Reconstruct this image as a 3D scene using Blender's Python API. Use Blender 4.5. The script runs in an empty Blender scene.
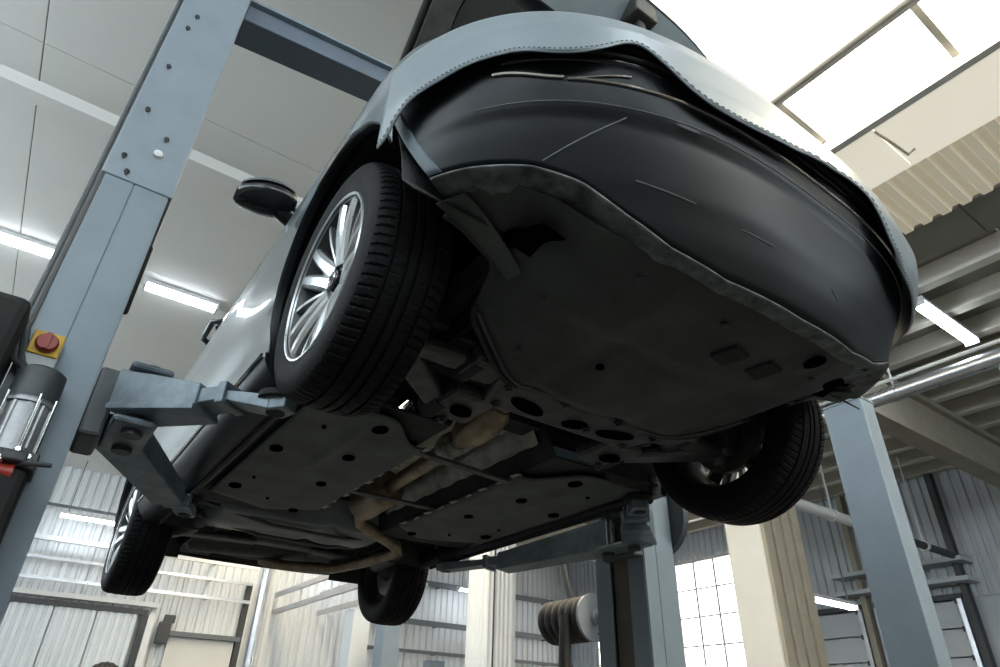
import bpy, bmesh, math, random
from mathutils import Vector, Matrix
random.seed(7)
PI = math.pi
scene = bpy.context.scene
C = scene.collection

# ------------------------------------------------------------------ camera
cam_d = bpy.data.cameras.new('camera'); cam = bpy.data.objects.new('camera', cam_d); C.objects.link(cam)
cam_d.sensor_width = 36.0; cam_d.lens = 23.17; cam_d.clip_start = 0.02; cam_d.clip_end = 200
def cam_matrix(loc, yaw, pitch, roll):
    f = Vector((-math.cos(yaw)*math.cos(pitch), math.sin(yaw)*math.cos(pitch), math.sin(pitch)))
    r = f.cross(Vector((0, 0, 1))).normalized(); u = r.cross(f)
    r2 = r*math.cos(roll) + u*math.sin(roll); u2 = -r*math.sin(roll) + u*math.cos(roll)
    m = Matrix(((r2.x, u2.x, -f.x), (r2.y, u2.y, -f.y), (r2.z, u2.z, -f.z))).to_4x4()
    m.translation = loc
    return m
cam.matrix_world = cam_matrix(Vector((1.38, -1.283, 1.106)), 0.610, 0.551, 0.030)
scene.camera = cam

# ------------------------------------------------------------------ world and exposure
world = bpy.data.worlds.new('world'); scene.world = world; world.use_nodes = True
world.node_tree.nodes['Background'].inputs[0].default_value = (0.85, 0.9, 1.0, 1)
world.node_tree.nodes['Background'].inputs[1].default_value = 1.0
vs = scene.view_settings
vs.view_transform = 'Standard'; vs.look = 'None'; vs.gamma = 1.0; vs.use_curve_mapping = False
vs.exposure = 0.0
scene.cycles.use_denoising = True
scene.cycles.max_bounces = 8; scene.cycles.diffuse_bounces = 5; scene.cycles.glossy_bounces = 4
SKY_E, TUBE_E, WIN_E, FILL_WIN_E, CEIL_GLOW_E = 18.0, 22.0, 6.0, 8.0, 2.0

# ------------------------------------------------------------------ materials
def mat(name, col, rough=0.5, metal=0.0, noise=0.0, nscale=8.0, bump=0.0, bscale=60.0, coat=0.0, emit=None, estr=0.0, spec=None, col2=None):
    m = bpy.data.materials.new(name); m.use_nodes = True
    nt = m.node_tree; b = nt.nodes['Principled BSDF']
    b.inputs['Base Color'].default_value = (*col, 1); b.inputs['Roughness'].default_value = rough; b.inputs['Metallic'].default_value = metal
    if spec is not None: b.inputs['Specular IOR Level'].default_value = spec
    if coat: b.inputs['Coat Weight'].default_value = coat; b.inputs['Coat Roughness'].default_value = 0.06
    if emit: b.inputs['Emission Color'].default_value = (*emit, 1); b.inputs['Emission Strength'].default_value = estr
    if noise > 0 or bump > 0: tc = nt.nodes.new('ShaderNodeTexCoord')
    if noise > 0:
        n = nt.nodes.new('ShaderNodeTexNoise'); n.inputs['Scale'].default_value = nscale; n.inputs['Detail'].default_value = 6; n.inputs['Roughness'].default_value = 0.65
        nt.links.new(tc.outputs['Object'], n.inputs['Vector'])
        r = nt.nodes.new('ShaderNodeValToRGB'); r.color_ramp.elements[0].position = 0.3; r.color_ramp.elements[1].position = 0.72
        c2 = col2 if col2 else tuple(c*(1-noise) for c in col)
        r.color_ramp.elements[0].color = (*c2, 1); r.color_ramp.elements[1].color = (*col, 1)
        nt.links.new(n.outputs['Fac'], r.inputs['Fac']); nt.links.new(r.outputs['Color'], b.inputs['Base Color'])
        mr = nt.nodes.new('ShaderNodeMapRange'); mr.inputs['To Min'].default_value = min(1, rough*1.2); mr.inputs['To Max'].default_value = rough*0.85
        nt.links.new(n.outputs['Fac'], mr.inputs['Value']); nt.links.new(mr.outputs['Result'], b.inputs['Roughness'])
    if bump > 0:
        n2 = nt.nodes.new('ShaderNodeTexNoise'); n2.inputs['Scale'].default_value = bscale; n2.inputs['Detail'].default_value = 3
        nt.links.new(tc.outputs['Object'], n2.inputs['Vector'])
        bp = nt.nodes.new('ShaderNodeBump'); bp.inputs['Strength'].default_value = bump; bp.inputs['Distance'].default_value = 0.01
        nt.links.new(n2.outputs['Fac'], bp.inputs['Height']); nt.links.new(bp.outputs['Normal'], b.inputs['Normal'])
    return m
M = dict(
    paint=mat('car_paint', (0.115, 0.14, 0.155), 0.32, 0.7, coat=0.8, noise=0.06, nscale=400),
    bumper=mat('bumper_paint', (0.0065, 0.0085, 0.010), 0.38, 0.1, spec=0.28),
    hole=mat('hole_black', (0.002, 0.002, 0.002), 0.9, spec=0.0),
    trim=mat('arch_trim', (0.085, 0.11, 0.13), 0.5, 0.1),
    seam_highlight=mat('seam_edge_highlight', (0.16, 0.17, 0.17), 0.5),  # lighter colour paints the highlights along the bumper seams
    black=mat('black_plastic', (0.012, 0.013, 0.013), 0.65, noise=0.4, nscale=10, bump=0.15, bscale=120),
    gloss=mat('gloss_black', (0.008, 0.009, 0.010), 0.15),
    tyre=mat('tyre_rubber', (0.0065, 0.0065, 0.007), 0.6, spec=0.14, noise=0.35, nscale=14, bump=0.1, bscale=200),
    alloy=mat('alloy_silver', (0.62, 0.64, 0.65), 0.28, 0.95, noise=0.15, nscale=30),
    barrel=mat('alloy_barrel', (0.07, 0.073, 0.076), 0.45, 0.7),
    disc=mat('brake_disc_iron', (0.24, 0.22, 0.20), 0.4, 0.8, noise=0.4, nscale=20),
    tray=mat('undertray_plastic', (0.050, 0.054, 0.050), 0.62, noise=0.55, nscale=5, bump=0.2, bscale=40),
    scuff=mat('scuffed_plastic', (0.16, 0.175, 0.17), 0.7, noise=0.9, nscale=18, bump=0.3, bscale=50, col2=(0.02, 0.022, 0.022)),
    floorp=mat('underbody_panel', (0.076, 0.086, 0.077), 0.6, noise=0.45, nscale=6, bump=0.15, bscale=30),
    under=mat('underbody_dark', (0.022, 0.023, 0.022), 0.75, noise=0.5, nscale=9),
    tank=mat('fuel_tank_plastic', (0.10, 0.115, 0.125), 0.4, noise=0.4, nscale=5),
    exh=mat('exhaust_steel', (0.34, 0.27, 0.18), 0.42, 0.75, noise=0.6, nscale=9, col2=(0.13, 0.09, 0.055)),
    shield=mat('heat_shield', (0.40, 0.38, 0.33), 0.45, 0.75, noise=0.5, nscale=12, bump=0.5, bscale=35),
    steel=mat('dark_steel', (0.10, 0.10, 0.098), 0.5, 0.6, noise=0.5, nscale=16),
    cover=mat('cover_vinyl', (0.27, 0.315, 0.345), 0.34, 0.15, noise=0.16, nscale=3.5, bump=0.05, bscale=14),
    chrome=mat('chrome', (0.8, 0.8, 0.8), 0.12, 1.0),
    glass=mat('dark_glass', (0.015, 0.018, 0.02), 0.05),
    lift=mat('lift_paint', (0.245, 0.295, 0.34), 0.42, 0.1, noise=0.12, nscale=5),
    liftlow=mat('lift_post_paint', (0.215, 0.265, 0.305), 0.42, 0.1, noise=0.15, nscale=4),
    beam=mat('lift_beam_paint', (0.13, 0.165, 0.21), 0.5, noise=0.15, nscale=4),
    arm=mat('arm_paint', (0.20, 0.25, 0.285), 0.38, 0.2, noise=0.45, nscale=10, col2=(0.09, 0.11, 0.125)),
    channel=mat('channel_brown', (0.16, 0.14, 0.115), 0.6, noise=0.3, nscale=6),
    rubber=mat('rubber_black', (0.010, 0.010, 0.010), 0.8),
    motor=mat('motor_alloy', (0.46, 0.47, 0.48), 0.4, 0.6, noise=0.4, nscale=12),
    motord=mat('motor_grey', (0.085, 0.095, 0.10), 0.5, 0.2, noise=0.3, nscale=12),
    red=mat('switch_red', (0.30, 0.028, 0.014), 0.4),
    yellow=mat('switch_yellow', (0.60, 0.36, 0.02), 0.5),
    switchbox=mat('switch_box_grey', (0.42, 0.45, 0.45), 0.5),
    label=mat('label_white', (0.7, 0.72, 0.72), 0.6),
    ceil=mat('ceiling_panel', (0.74, 0.735, 0.70), 0.8, noise=0.05, nscale=1.2),
    seam=mat('ceiling_seam', (0.30, 0.30, 0.28), 0.9),
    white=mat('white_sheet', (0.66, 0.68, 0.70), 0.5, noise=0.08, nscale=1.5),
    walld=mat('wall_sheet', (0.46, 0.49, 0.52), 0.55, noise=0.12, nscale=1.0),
    plaster=mat('white_plaster', (0.58, 0.575, 0.55), 0.7, noise=0.08, nscale=2),
    deck=mat('roof_deck', (0.22, 0.205, 0.17), 0.85, noise=0.2, nscale=1.5),
    beige=mat('beige_concrete', (0.34, 0.31, 0.25), 0.85, noise=0.2, nscale=3, bump=0.1, bscale=30),
    purlin=mat('white_purlin', (0.55, 0.525, 0.46), 0.6),
    pipe=mat('galvanised_duct', (0.55, 0.57, 0.60), 0.28, 0.85, noise=0.2, nscale=6),
    pipew=mat('white_pipe', (0.62, 0.63, 0.63), 0.5),
    dark=mat('dark_frame', (0.03, 0.033, 0.036), 0.5),
    darkrail=mat('dark_rail', (0.10, 0.11, 0.12), 0.55),
    floor=mat('workshop_floor', (0.065, 0.07, 0.07), 0.45, noise=0.3, nscale=2, bump=0.05, bscale=20),
    tube=mat('lamp_tube', (0.9, 0.9, 0.9), 0.5, emit=(0.86, 0.94, 1.0), estr=TUBE_E),
    sky=mat('skylight_frosted', (0.9, 0.9, 0.85), 0.5, emit=(1.0, 0.87, 0.64), estr=SKY_E),
    win=mat('window_daylit', (0.9, 0.9, 0.9), 0.4, emit=(1.0, 0.97, 0.90), estr=WIN_E),
    high=mat('fill_window_glow', (0.9, 0.9, 0.9), 0.4, emit=(0.80, 0.92, 1.0), estr=FILL_WIN_E),  # emission of the added, unseen fill windows
    ceilglow=mat('ceiling_added_glow', (0.9, 0.88, 0.8), 0.5, emit=(1.0, 0.93, 0.80), estr=CEIL_GLOW_E),  # ceiling made to glow, standing in for glare beside the skylight
    fasciaglow=mat('fascia_added_glow', (0.8, 0.77, 0.68), 0.6, emit=(1.0, 0.92, 0.76), estr=0.55),  # emission paints skylight glare onto the fascia
    ribbedglow=mat('ribbed_sheet_added_glow', (0.6, 0.56, 0.46), 0.6, emit=(1.0, 0.88, 0.64), estr=0.22),  # glare glow put into the ribbed sheeting
    curtain=mat('door_strip', (0.62, 0.66, 0.70), 0.4, noise=0.1, nscale=2),
    hose=mat('hose_rubber', (0.030, 0.029, 0.027), 0.6, noise=0.3, nscale=20),
    reel=mat('reel_grey', (0.30, 0.32, 0.34), 0.45, 0.2),
)

# ------------------------------------------------------------------ helpers
def new(): return bmesh.new()
def bx(bm, x0, x1, y0, y1, z0, z1):
    v = [bm.verts.new(p) for p in ((x0,y0,z0),(x1,y0,z0),(x1,y1,z0),(x0,y1,z0),(x0,y0,z1),(x1,y0,z1),(x1,y1,z1),(x0,y1,z1))]
    for f in ((0,3,2,1),(4,5,6,7),(0,1,5,4),(1,2,6,5),(2,3,7,6),(3,0,4,7)): bm.faces.new([v[i] for i in f])
    return bm
def hexa(bm, P):
    v = [bm.verts.new(p) for p in P]
    for f in ((0,3,2,1),(4,5,6,7),(0,1,5,4),(1,2,6,5),(2,3,7,6),(3,0,4,7)): bm.faces.new([v[i] for i in f])
    return bm
def obox(bm, A, B, wa, wb, za, zb):
    """box along A->B in plan; wa/wb widths, za=(low,high) at A, zb at B"""
    d = Vector((B[0]-A[0], B[1]-A[1], 0)).normalized(); n = Vector((-d.y, d.x, 0))
    a, b = Vector((A[0], A[1], 0)), Vector((B[0], B[1], 0)); P = []
    for k in (0, 1):
        P += [a-n*wa/2+Vector((0,0,za[k])), b-n*wb/2+Vector((0,0,zb[k])), b+n*wb/2+Vector((0,0,zb[k])), a+n*wa/2+Vector((0,0,za[k]))]
    return hexa(bm, P)
def tube(bm, pts, r, n=10, caps=True):
    pts = [Vector(p) for p in pts]; rings = []
    rr = r if isinstance(r, (list, tuple)) else [r]*len(pts)
    up = None
    for i, p in enumerate(pts):
        t = (pts[min(i+1, len(pts)-1)] - pts[max(i-1, 0)]).normalized()
        if up is None:
            up = Vector((0,0,1)) if abs(t.z) < 0.9 else Vector((1,0,0))
        a = t.cross(up).normalized(); b = a.cross(t).normalized(); up = b
        rings.append([bm.verts.new(p + (a*math.cos(2*PI*k/n) + b*math.sin(2*PI*k/n))*rr[i]) for k in range(n)])
    for i in range(len(rings)-1):
        for k in range(n):
            bm.faces.new((rings[i][k], rings[i][(k+1)%n], rings[i+1][(k+1)%n], rings[i+1][k]))
    if caps:
        bm.faces.new(rings[0][::-1]); bm.faces.new(rings[-1])
    return bm
def lathe(bm, prof, axis='y', n=48, origin=(0,0,0), closed=False, caps=False):
    """prof: list of (along axis, radius)"""
    o = Vector(origin); rings = []
    for a, r in prof:
        ring = []
        for k in range(n):
            c, s = math.cos(2*PI*k/n)*r, math.sin(2*PI*k/n)*r
            p = {'y': (c, a, s), 'z': (c, s, a), 'x': (a, c, s)}[axis]
            ring.append(bm.verts.new(o + Vector(p)))
        rings.append(ring)
    m = len(rings)
    for i in range(m if closed else m-1):
        for k in range(n):
            bm.faces.new((rings[i][k], rings[i][(k+1)%n], rings[(i+1)%m][(k+1)%n], rings[(i+1)%m][k]))
    if caps:
        bm.faces.new(rings[0][::-1]); bm.faces.new(rings[-1])
    return bm
def grid(bm, F, nu, nv):
    V = [[bm.verts.new(F(i/nu, j/nv)) for j in range(nv+1)] for i in range(nu+1)]
    for i in range(nu):
        for j in range(nv):
            bm.faces.new((V[i][j], V[i+1][j], V[i+1][j+1], V[i][j+1]))
    return V
def prism(bm, poly, axis, a0, a1):
    def P(p, a): return {'x': (a, p[0], p[1]), 'y': (p[0], a, p[1]), 'z': (p[0], p[1], a)}[axis]
    A = [bm.verts.new(P(p, a0)) for p in poly]; B = [bm.verts.new(P(p, a1)) for p in poly]
    bm.faces.new(A[::-1]); bm.faces.new(B)
    for i in range(len(poly)):
        j = (i+1) % len(poly); bm.faces.new((A[i], A[j], B[j], B[i]))
    return bm
def obj(name, bm, m, parent=None, smooth=None, bevel=0, solid=0, loc=None, kind=None, keepn=False):
    bmesh.ops.remove_doubles(bm, verts=bm.verts, dist=1e-5)
    if not keepn: bmesh.ops.recalc_face_normals(bm, faces=bm.faces)
    me = bpy.data.meshes.new(name); bm.to_mesh(me); bm.free()
    if smooth is not None:
        me.polygons.foreach_set('use_smooth', [True]*len(me.polygons)); me.set_sharp_from_angle(angle=math.radians(smooth))
    me.materials.append(M[m] if isinstance(m, str) else m)
    o = bpy.data.objects.new(name, me); C.objects.link(o)
    if parent: o.parent = parent
    if loc: o.location = loc
    if solid:
        s = o.modifiers.new('solidify', 'SOLIDIFY'); s.thickness = abs(solid); s.offset = -1 if solid > 0 else 1
    if bevel:
        b = o.modifiers.new('bevel', 'BEVEL'); b.width = bevel; b.segments = 2; b.limit_method = 'ANGLE'; b.angle_limit = 0.6
    if kind: o['kind'] = kind
    return o
def tag(o, label, cat, group=None):
    o['label'] = label; o['category'] = cat
    if group: o['group'] = group
    return o
def thing(name, label, cat, loc=(0,0,0), rotz=0, group=None):
    o = bpy.data.objects.new(name, None); C.objects.link(o); o.empty_display_size = 0.1
    o.location = loc; o.rotation_euler = (0, 0, rotz)
    return tag(o, label, cat, group)
def struct(name, bm, m, **k):
    o = obj(name, bm, m, **k); o['kind'] = 'structure'; return o
def copy_tree(o, parent=None):
    c = o.copy(); C.objects.link(c); c.parent = parent
    for ch in o.children: copy_tree(ch, c)
    return c
def lerp(T, z):
    if z <= T[0][0]: return T[0][1]
    for (a, p), (b, q) in zip(T, T[1:]):
        if z <= b: return p + (q-p)*(z-a)/(b-a)
    return T[-1][1]
def sstep(a, b, x):
    t = max(0, min(1, (x-a)/(b-a))); return t*t*(3-2*t)

# ================================================================== SETTING
H = 6.0; XB, XF_, YL, YR = -16.0, 8.0, -6.0, 14.0
struct('floor', bx(new(), XB-.2, XF_+.2, YL-.2, YR+.2, -.1, 0), 'floor')
# ceiling: flat insulated panels on the left, skylight strip, sheeting and open purlins on the right
ceil = struct('ceiling', bx(new(), XB-.2, XF_+.2, YL-.2, 2.86, H+.06, H+.12), 'seam')
YC = 1.25
xs = [-16.2, -13.3, -10.2, -7.06, -3.72, -0.7, 2.3, 5.3, 8.2]; ys = [-6.2, -2.56, YC]
for i in range(len(xs)-1):
    for j in range(len(ys)-1):
        g = 0.004
        obj('ceiling_panel', bx(new(), xs[i]+g, xs[i+1]-g, ys[j]+g, ys[j+1]-g, H, H+.06), 'ceil', ceil, bevel=.004)
for x in (-13.9, -10.8, -4.35, -1.3, 1.7, 4.7):
    bm = new(); prism(bm, [(x-.16, H), (x-.09, H-.075), (x+.09, H-.075), (x+.16, H)], 'y', YL, YC)
    obj('ceiling_rib', bm, 'ceil', ceil)
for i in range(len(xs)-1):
    obj('glow_ceiling_panel', bx(new(), xs[i]+.02, xs[i+1]-.02, YC+.01, 2.85, H, H+.06), 'ceilglow', ceil, bevel=.004)  # ceiling panels with added glow, no real rooflight
# skylight strip
sk = struct('window_1', bx(new(), XB, XF_, 2.86, 2.92, H-.05, H+.3), 'plaster')
struct_parts = []
for k in range(20):
    x0 = XB + k*1.2
    obj('pane', bx(new(), x0+.03, x0+1.17, 2.93, 3.80, H+.16, H+.18), 'sky', sk)
    obj('glazing_bar', bx(new(), x0-.03, x0+.03, 2.92, 3.80, H+.10, H+.20), 'plaster', sk)
obj('sill', bx(new(), XB, XF_, 3.78, 3.86, H-.03, H+.3), 'plaster', sk)
# fascia band and ribbed sheeting with glow put into them, beige slabs, deck
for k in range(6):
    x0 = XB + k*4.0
    obj('fascia_panel', bx(new(), x0+.006, x0+3.994, 3.86, 4.62, H-.02, H+.06), 'fasciaglow', ceil)
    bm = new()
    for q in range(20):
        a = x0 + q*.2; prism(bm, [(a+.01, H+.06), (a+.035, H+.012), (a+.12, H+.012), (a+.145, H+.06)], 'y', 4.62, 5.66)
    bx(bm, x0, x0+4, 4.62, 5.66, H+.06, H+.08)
    obj('ribbed_sheet', bm, 'ribbedglow', ceil)
    obj('soffit_slab', bx(new(), x0+.01, x0+3.99, 5.68, 6.38, H+.04, H+.14), 'deck', ceil)
    for j in range(9):
        y0 = 6.4 + j*.87
        obj('roof_slab', bx(new(), x0+.012, x0+3.988, y0+.01, y0+.86, H+.30, H+.38), 'deck', ceil)
for j in range(9):
    y0 = 6.40 + j*.87
    bm = new(); bx(bm, XB, XF_, y0+.40, y0+.56, H+.0, H+.03); bx(bm, XB, XF_, y0+.46, y0+.50, H+.03, H+.30)
    obj('purlin', bm, 'purlin', ceil)
for x in (-12.0, -2.55, 4.6):
    bm = new(); bx(bm, x-.16, x+.16, 6.4, 14.0, H-.86, H-.72); bx(bm, x-.07, x+.07, 6.4, 14.0, H-.72, H-.1); bx(bm, x-.16, x+.16, 6.4, 14.0, H-.1, H)
    obj('roof_beam', bm, 'beige', ceil)

def corr(bm, axis, c, a0, a1, z0, z1, pitch, depth, sgn):
    """corrugated sheet: runs along 'axis' between a0,a1 at plane c, ribs vertical, proud towards sgn"""
    n = max(1, int(round((a1-a0)/pitch))); p = (a1-a0)/n; prof = []
    for k in range(n):
        a = a0 + k*p; prof += [(a, 0), (a+.30*p, 0), (a+.42*p, 1), (a+.85*p, 1), (a+.97*p, 0)]
    prof.append((a1, 0))
    L = [[], []]
    for a, d in prof:
        for i, z in enumerate((z0, z1)):
            q = c + sgn*depth*d
            L[i].append(bm.verts.new((q, a, z) if axis == 'y' else (a, q, z)))
    for i in range(len(prof)-1): bm.faces.new((L[0][i], L[0][i+1], L[1][i+1], L[1][i]))
    return bm
wb = struct('wall_back', bx(new(), XB-.2, XB-.06, YL-.2, YR+.2, 0, H+.5), 'walld')
for k in range(10):
    y0 = YL + k*2.0
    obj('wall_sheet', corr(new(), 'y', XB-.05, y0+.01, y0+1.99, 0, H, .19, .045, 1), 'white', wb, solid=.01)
wr = struct('wall_right', bx(new(), XB-.2, XF_+.2, YR+.06, YR+.2, 0, H+.5), 'walld')
for k in range(12):
    x0 = XB + k*2.0
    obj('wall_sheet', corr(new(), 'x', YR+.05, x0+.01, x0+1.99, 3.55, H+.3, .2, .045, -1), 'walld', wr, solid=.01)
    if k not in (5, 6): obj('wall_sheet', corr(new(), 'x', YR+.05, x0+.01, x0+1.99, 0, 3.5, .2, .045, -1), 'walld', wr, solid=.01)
struct('wall_left', bx(new(), XB-.2, XF_+.2, YL-.2, YL, 0, H+.3), 'plaster')
wf = struct('wall_front', bx(new(), XF_, XF_+.2, YL-.2, YR+.2, 0, H+.5), 'plaster')
# closed bay doors behind the photographer, unseen glowing windows added as fill light above them and along the left wall
for k, y0 in enumerate((-5.2, -0.7, 3.8, 8.3)):
    w = struct('door_%d' % (k+2), bx(new(), XF_-.05, XF_+.02, y0, y0+3.9, .02, 4.0), 'deck')
    for r in range(6): obj('door_section', bx(new(), XF_-.08, XF_-.05, y0+.05, y0+3.85, .05+r*.66, .68+r*.66), 'deck', w, bevel=.01)
    w = struct('window_%d' % (k+10), bx(new(), XF_-.06, XF_-.001, y0, y0+3.9, 4.28, 4.35), 'pipew')  # added fill window, out of view
    for q in range(3): obj('pane', bx(new(), XF_-.03, XF_-.001, y0+.03+q*1.3, y0+1.27+q*1.3, 4.36, 5.7), 'high', w)
for k in range(5):
    x0 = -15.0 + k*4.4
    w = struct('window_%d' % (k+20), bx(new(), x0, x0+3.9, YL+.001, YL+.06, 4.13, 4.2), 'pipew')  # unseen window added to light the ceiling
    for q in range(3): obj('pane', bx(new(), x0+.03+q*1.3, x0+1.27+q*1.3, YL+.001, YL+.03, 4.21, 5.6), 'high', w)

# ---- back wall fittings
def rail(name, y0, y1, z, h, m, label, x=-15.70, cat='rail'):
    bm = new(); bx(bm, x-.04, x+.04, y0, y1, z, z+h)
    for k in range(int((y1-y0)/2)+1):
        yy = y0 + .3 + k*2.0
        if yy < y1: bx(bm, -15.97, x, yy, yy+.06, z, z+h*.8)
    return tag(obj(name, bm, m), label, cat)
rail('wall_rail', -5.8, 7.0, 5.02, .05, 'darkrail', 'thin dark rail high on the white ribbed back wall')
rail('cable_tray', -5.8, 3.55, 4.30, .10, 'pipew', 'pale cable tray along the back wall above the black door frame')
rail('conduit_run', -5.8, 3.5, 3.93, .06, 'pipe', 'grey conduit below the cable tray on the back wall')
rail('pipe_run', -5.8, 3.5, 3.52, .07, 'pipe', 'silver pipe just above the black framed door')
rail('wall_rail', 6.5, 13.8, 4.55, .14, 'darkrail', 'broad dark rail on the back wall behind the fluted column')
rail('wall_rail', 6.5, 13.8, 3.50, .14, 'darkrail', 'lower dark rail on the back wall behind the fluted column')
rail('wall_rail', 6.5, 13.8, 2.80, .08, 'darkrail', 'lowest thin dark rail on the back wall behind the fluted column')
d = struct('door_1', bx(new(), -15.93, -15.84, -2.2, 1.40, 3.07, 3.18), 'dark')
obj('jamb', bx(new(), -15.93, -15.84, 1.29, 1.40, 0, 3.07), 'dark', d); obj('jamb', bx(new(), -15.98, -15.84, -2.2, -2.02, 0, 3.02), 'dark', d)
for k in range(4):
    y0 = -2.02 + k*.81
    obj('leaf_panel', corr(new(), 'y', -15.90, y0+.01, y0+.80, 0, 3.07, .16, .03, 1), 'curtain', d, solid=.01)
obj('frame_post', bx(new(), -15.95, -15.80, 1.42, 1.56, 0, 3.10), 'pipew', d)
obj('frame_head', bx(new(), -15.95, -15.80, -2.2, 1.56, 3.24, 3.34), 'pipew', d)
w = thing('wall_intercom', 'black intercom box on bracket beside the black framed door', 'intercom', (-15.80, 1.80, 2.52))
obj('housing', bx(new(), -.06, .06, -.13, .13, 0, .44), 'dark', w, bevel=.02)
obj('bracket', bx(new(), -.10, .03, -.05, .18, .44, .60), 'dark', w, bevel=.01); obj('arm', bx(new(), -.16, -.06, -.03, .03, .2, .4), 'dark', w)
hc = thing('hose_coil', 'coil of black ribbed hose on a hook before the black framed door', 'hose', (-15.6, .86, 1.72))
for k in range(3):
    r = .33-.05*k; obj('loop', tube(new(), [(.03*k, r*math.cos(2*PI*i/40), r*math.sin(2*PI*i/40)) for i in range(41)], [.04 if i % 2 else .052 for i in range(41)], 8, caps=False), 'hose', hc)
obj('hook', bx(new(), -.22, .12, -.02, .02, .27, .31), 'dark', hc)
d = struct('door_6', bx(new(), -15.96, -15.88, 1.95, 3.40, 0, 2.68), 'plaster')
obj('head_rail', bx(new(), -15.95, -15.78, 1.85, 3.5, 2.70, 2.80), 'darkrail', d)
obj('track', bx(new(), -15.95, -15.80, 3.42, 3.54, 0, 4.0), 'dark', d); 
tag(obj('downpipe', lathe(new(), [(0, .11), (5.0, .11)], 'z', 16, (-15.7, 3.78, 0), caps=True), 'pipe', smooth=40), 'silver vertical downpipe on the back wall beside the black track', 'pipe')
# sectional door tracks running from the back wall into the hall
for i, (y, zz) in enumerate(((4.15, (3.75, 3.35)), (5.3, (3.9, 3.45)))):
    t = thing('door_track', ['pair of silver overhead door tracks beside the vertical downpipe', 'pair of silver overhead door tracks between the first pair and the fluted column'][i], 'door track', (-15.8, y, 0))
    for z in zz:
        bm = new(); bx(bm, 0, 5.5, -.04, .04, z, z+.07); bx(bm, 0, 5.5, -.04, -.02, z+.07, z+.11); obj('rail', bm, 'pipe', t)
    for k in range(3): obj('hanger', bx(new(), 1.6+k*1.8, 1.65+k*1.8, .04, .06, zz[1], H-.001), 'pipew', t)
# fluorescent battens
def batten(x, y0, y1, z, label, group, along='y', hang=None, r=.05, m='pipew'):
    L = y1-y0; t = thing('ceiling_light', label, 'light', (x, y0, z) if along == 'y' else (y0, x, z), 0 if along == 'y' else -PI/2, group)
    obj('housing', bx(new(), -.09, .09, 0, L, .06, .12), m, t, bevel=.01)
    bm = new(); prism(bm, [(-.085, .06), (-.06, .015), (0, 0), (.06, .015), (.085, .06)], 'y', .03, L-.03); obj('diffuser', bm, 'tube', t)
    for yy in (0, L-.03): obj('end_cap', bx(new(), -.09, .09, yy, yy+.03, 0, .06), m, t)
    if hang: 
        for yy in (.15, L-.15): obj('suspension_rod', bx(new(), -.008, .008, yy-.008, yy+.008, .12, hang-z), 'darkrail', t)
    return t
for k, (a, b) in enumerate(((-4.95, -4.0), (-3.08, -2.12), (-1.16, -.22), (.7, 1.65))):
    batten(-6.95, a, b, H-.12, 'tube light on the flat panelled ceiling, %s from the ceiling panels given a glow' % ('fourth', 'third', 'second', 'first')[k], 'tube lights along the flat ceiling')
for k, (a, b) in enumerate(((-4.4, -3.2), (-.95, .25), (5.2, 6.4))):
    batten(-15.3, a, b, 4.72, ('white tube light hanging where the back wall nears the plain side wall', 'white tube light hanging above the black framed door', 'white tube light hanging beside the overhead door tracks')[k], 'tube lights hanging by the back wall', hang=H)
batten(-15.2, 9.1, 10.3, 4.45, 'white tube light hanging just beyond the white fluted column', None, hang=H)
batten(-1.10, 6.95, 8.55, 5.86, 'long bright tube light under the purlins beside the round duct', None)
for k, x in enumerate((-7.5, -13.0)):
    batten(x, 7.2, 8.8, 5.86, ('tube light under the purlins above the fluted column', 'tube light under the purlins nearest the back wall')[k], 'tube lights under the purlins')
for k, (x, y) in enumerate(((2.2, -4.5), (2.2, -.4), (5.4, -4.5), (5.4, -.4), (-2.0, -4.8))):
    batten(x, y, y+1.3, H-.12, ('tube light over the car front on the plain wall side', 'tube light over the car front on the skylight side', 'tube light above the bay doors by the plain wall', 'tube light above the bay doors towards the skylight', 'tube light on the ceiling between the lift post and the plain wall')[k], 'tube lights by the bay doors')

# ---- right wall: daylit windows, sectional doors
for i, (x0, x1, z0, z1) in enumerate(((-11.3, -9.3, 2.4, 5.2), (-14.6, -12.6, 2.4, 4.1))):
    w = struct('window_%d' % (i+2), bx(new(), x0-.08, x1+.08, 13.90, 13.96, z0-.08, z0), 'pipew')
    obj('frame', bx(new(), x0-.08, x1+.08, 13.90, 13.96, z1, z1+.08), 'pipew', w)
    for k in range(4):
        xx = x0 + (x1-x0)*k/3; obj('mullion', bx(new(), xx-.03, xx+.03, 13.90, 13.96, z0, z1), 'pipew', w)
        if k < 3:
            for r in range(4):
                za, zb = z0+(z1-z0)*r/4, z0+(z1-z0)*(r+1)/4
                obj('pane', bx(new(), xx+.03, xx+(x1-x0)/3-.03, 13.93, 13.95, za+.02, zb-.02), 'win', w)
                if r: obj('transom', bx(new(), xx+.03, xx+(x1-x0)/3-.03, 13.91, 13.955, za-.02, za+.02), 'pipew', w)
for i, (x0, x1) in enumerate(((-8.0, -6.35), (-5.9, -4.35))):
    d = struct('door_%d' % (i+7), bx(new(), x0-.1, x1+.1, 13.86, 13.98, 3.52, 3.62), 'dark')
    for r in range(7):
        obj('door_section', bx(new(), x0+.02, x1-.02, 13.90, 13.95, r*.5+.012, r*.5+.488), 'walld', d, bevel=.01)
        obj('hinge', bx(new(), x1-.06, x1+.04, 13.86, 13.90, r*.5+.44, r*.5+.53), 'dark', d)
    obj('guide', bx(new(), x1, x1+.08, 13.84, 13.96, 0, 3.52), 'pipe', d); obj('guide', bx(new(), x0-.08, x0, 13.84, 13.96, 0, 3.52), 'pipe', d)
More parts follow.
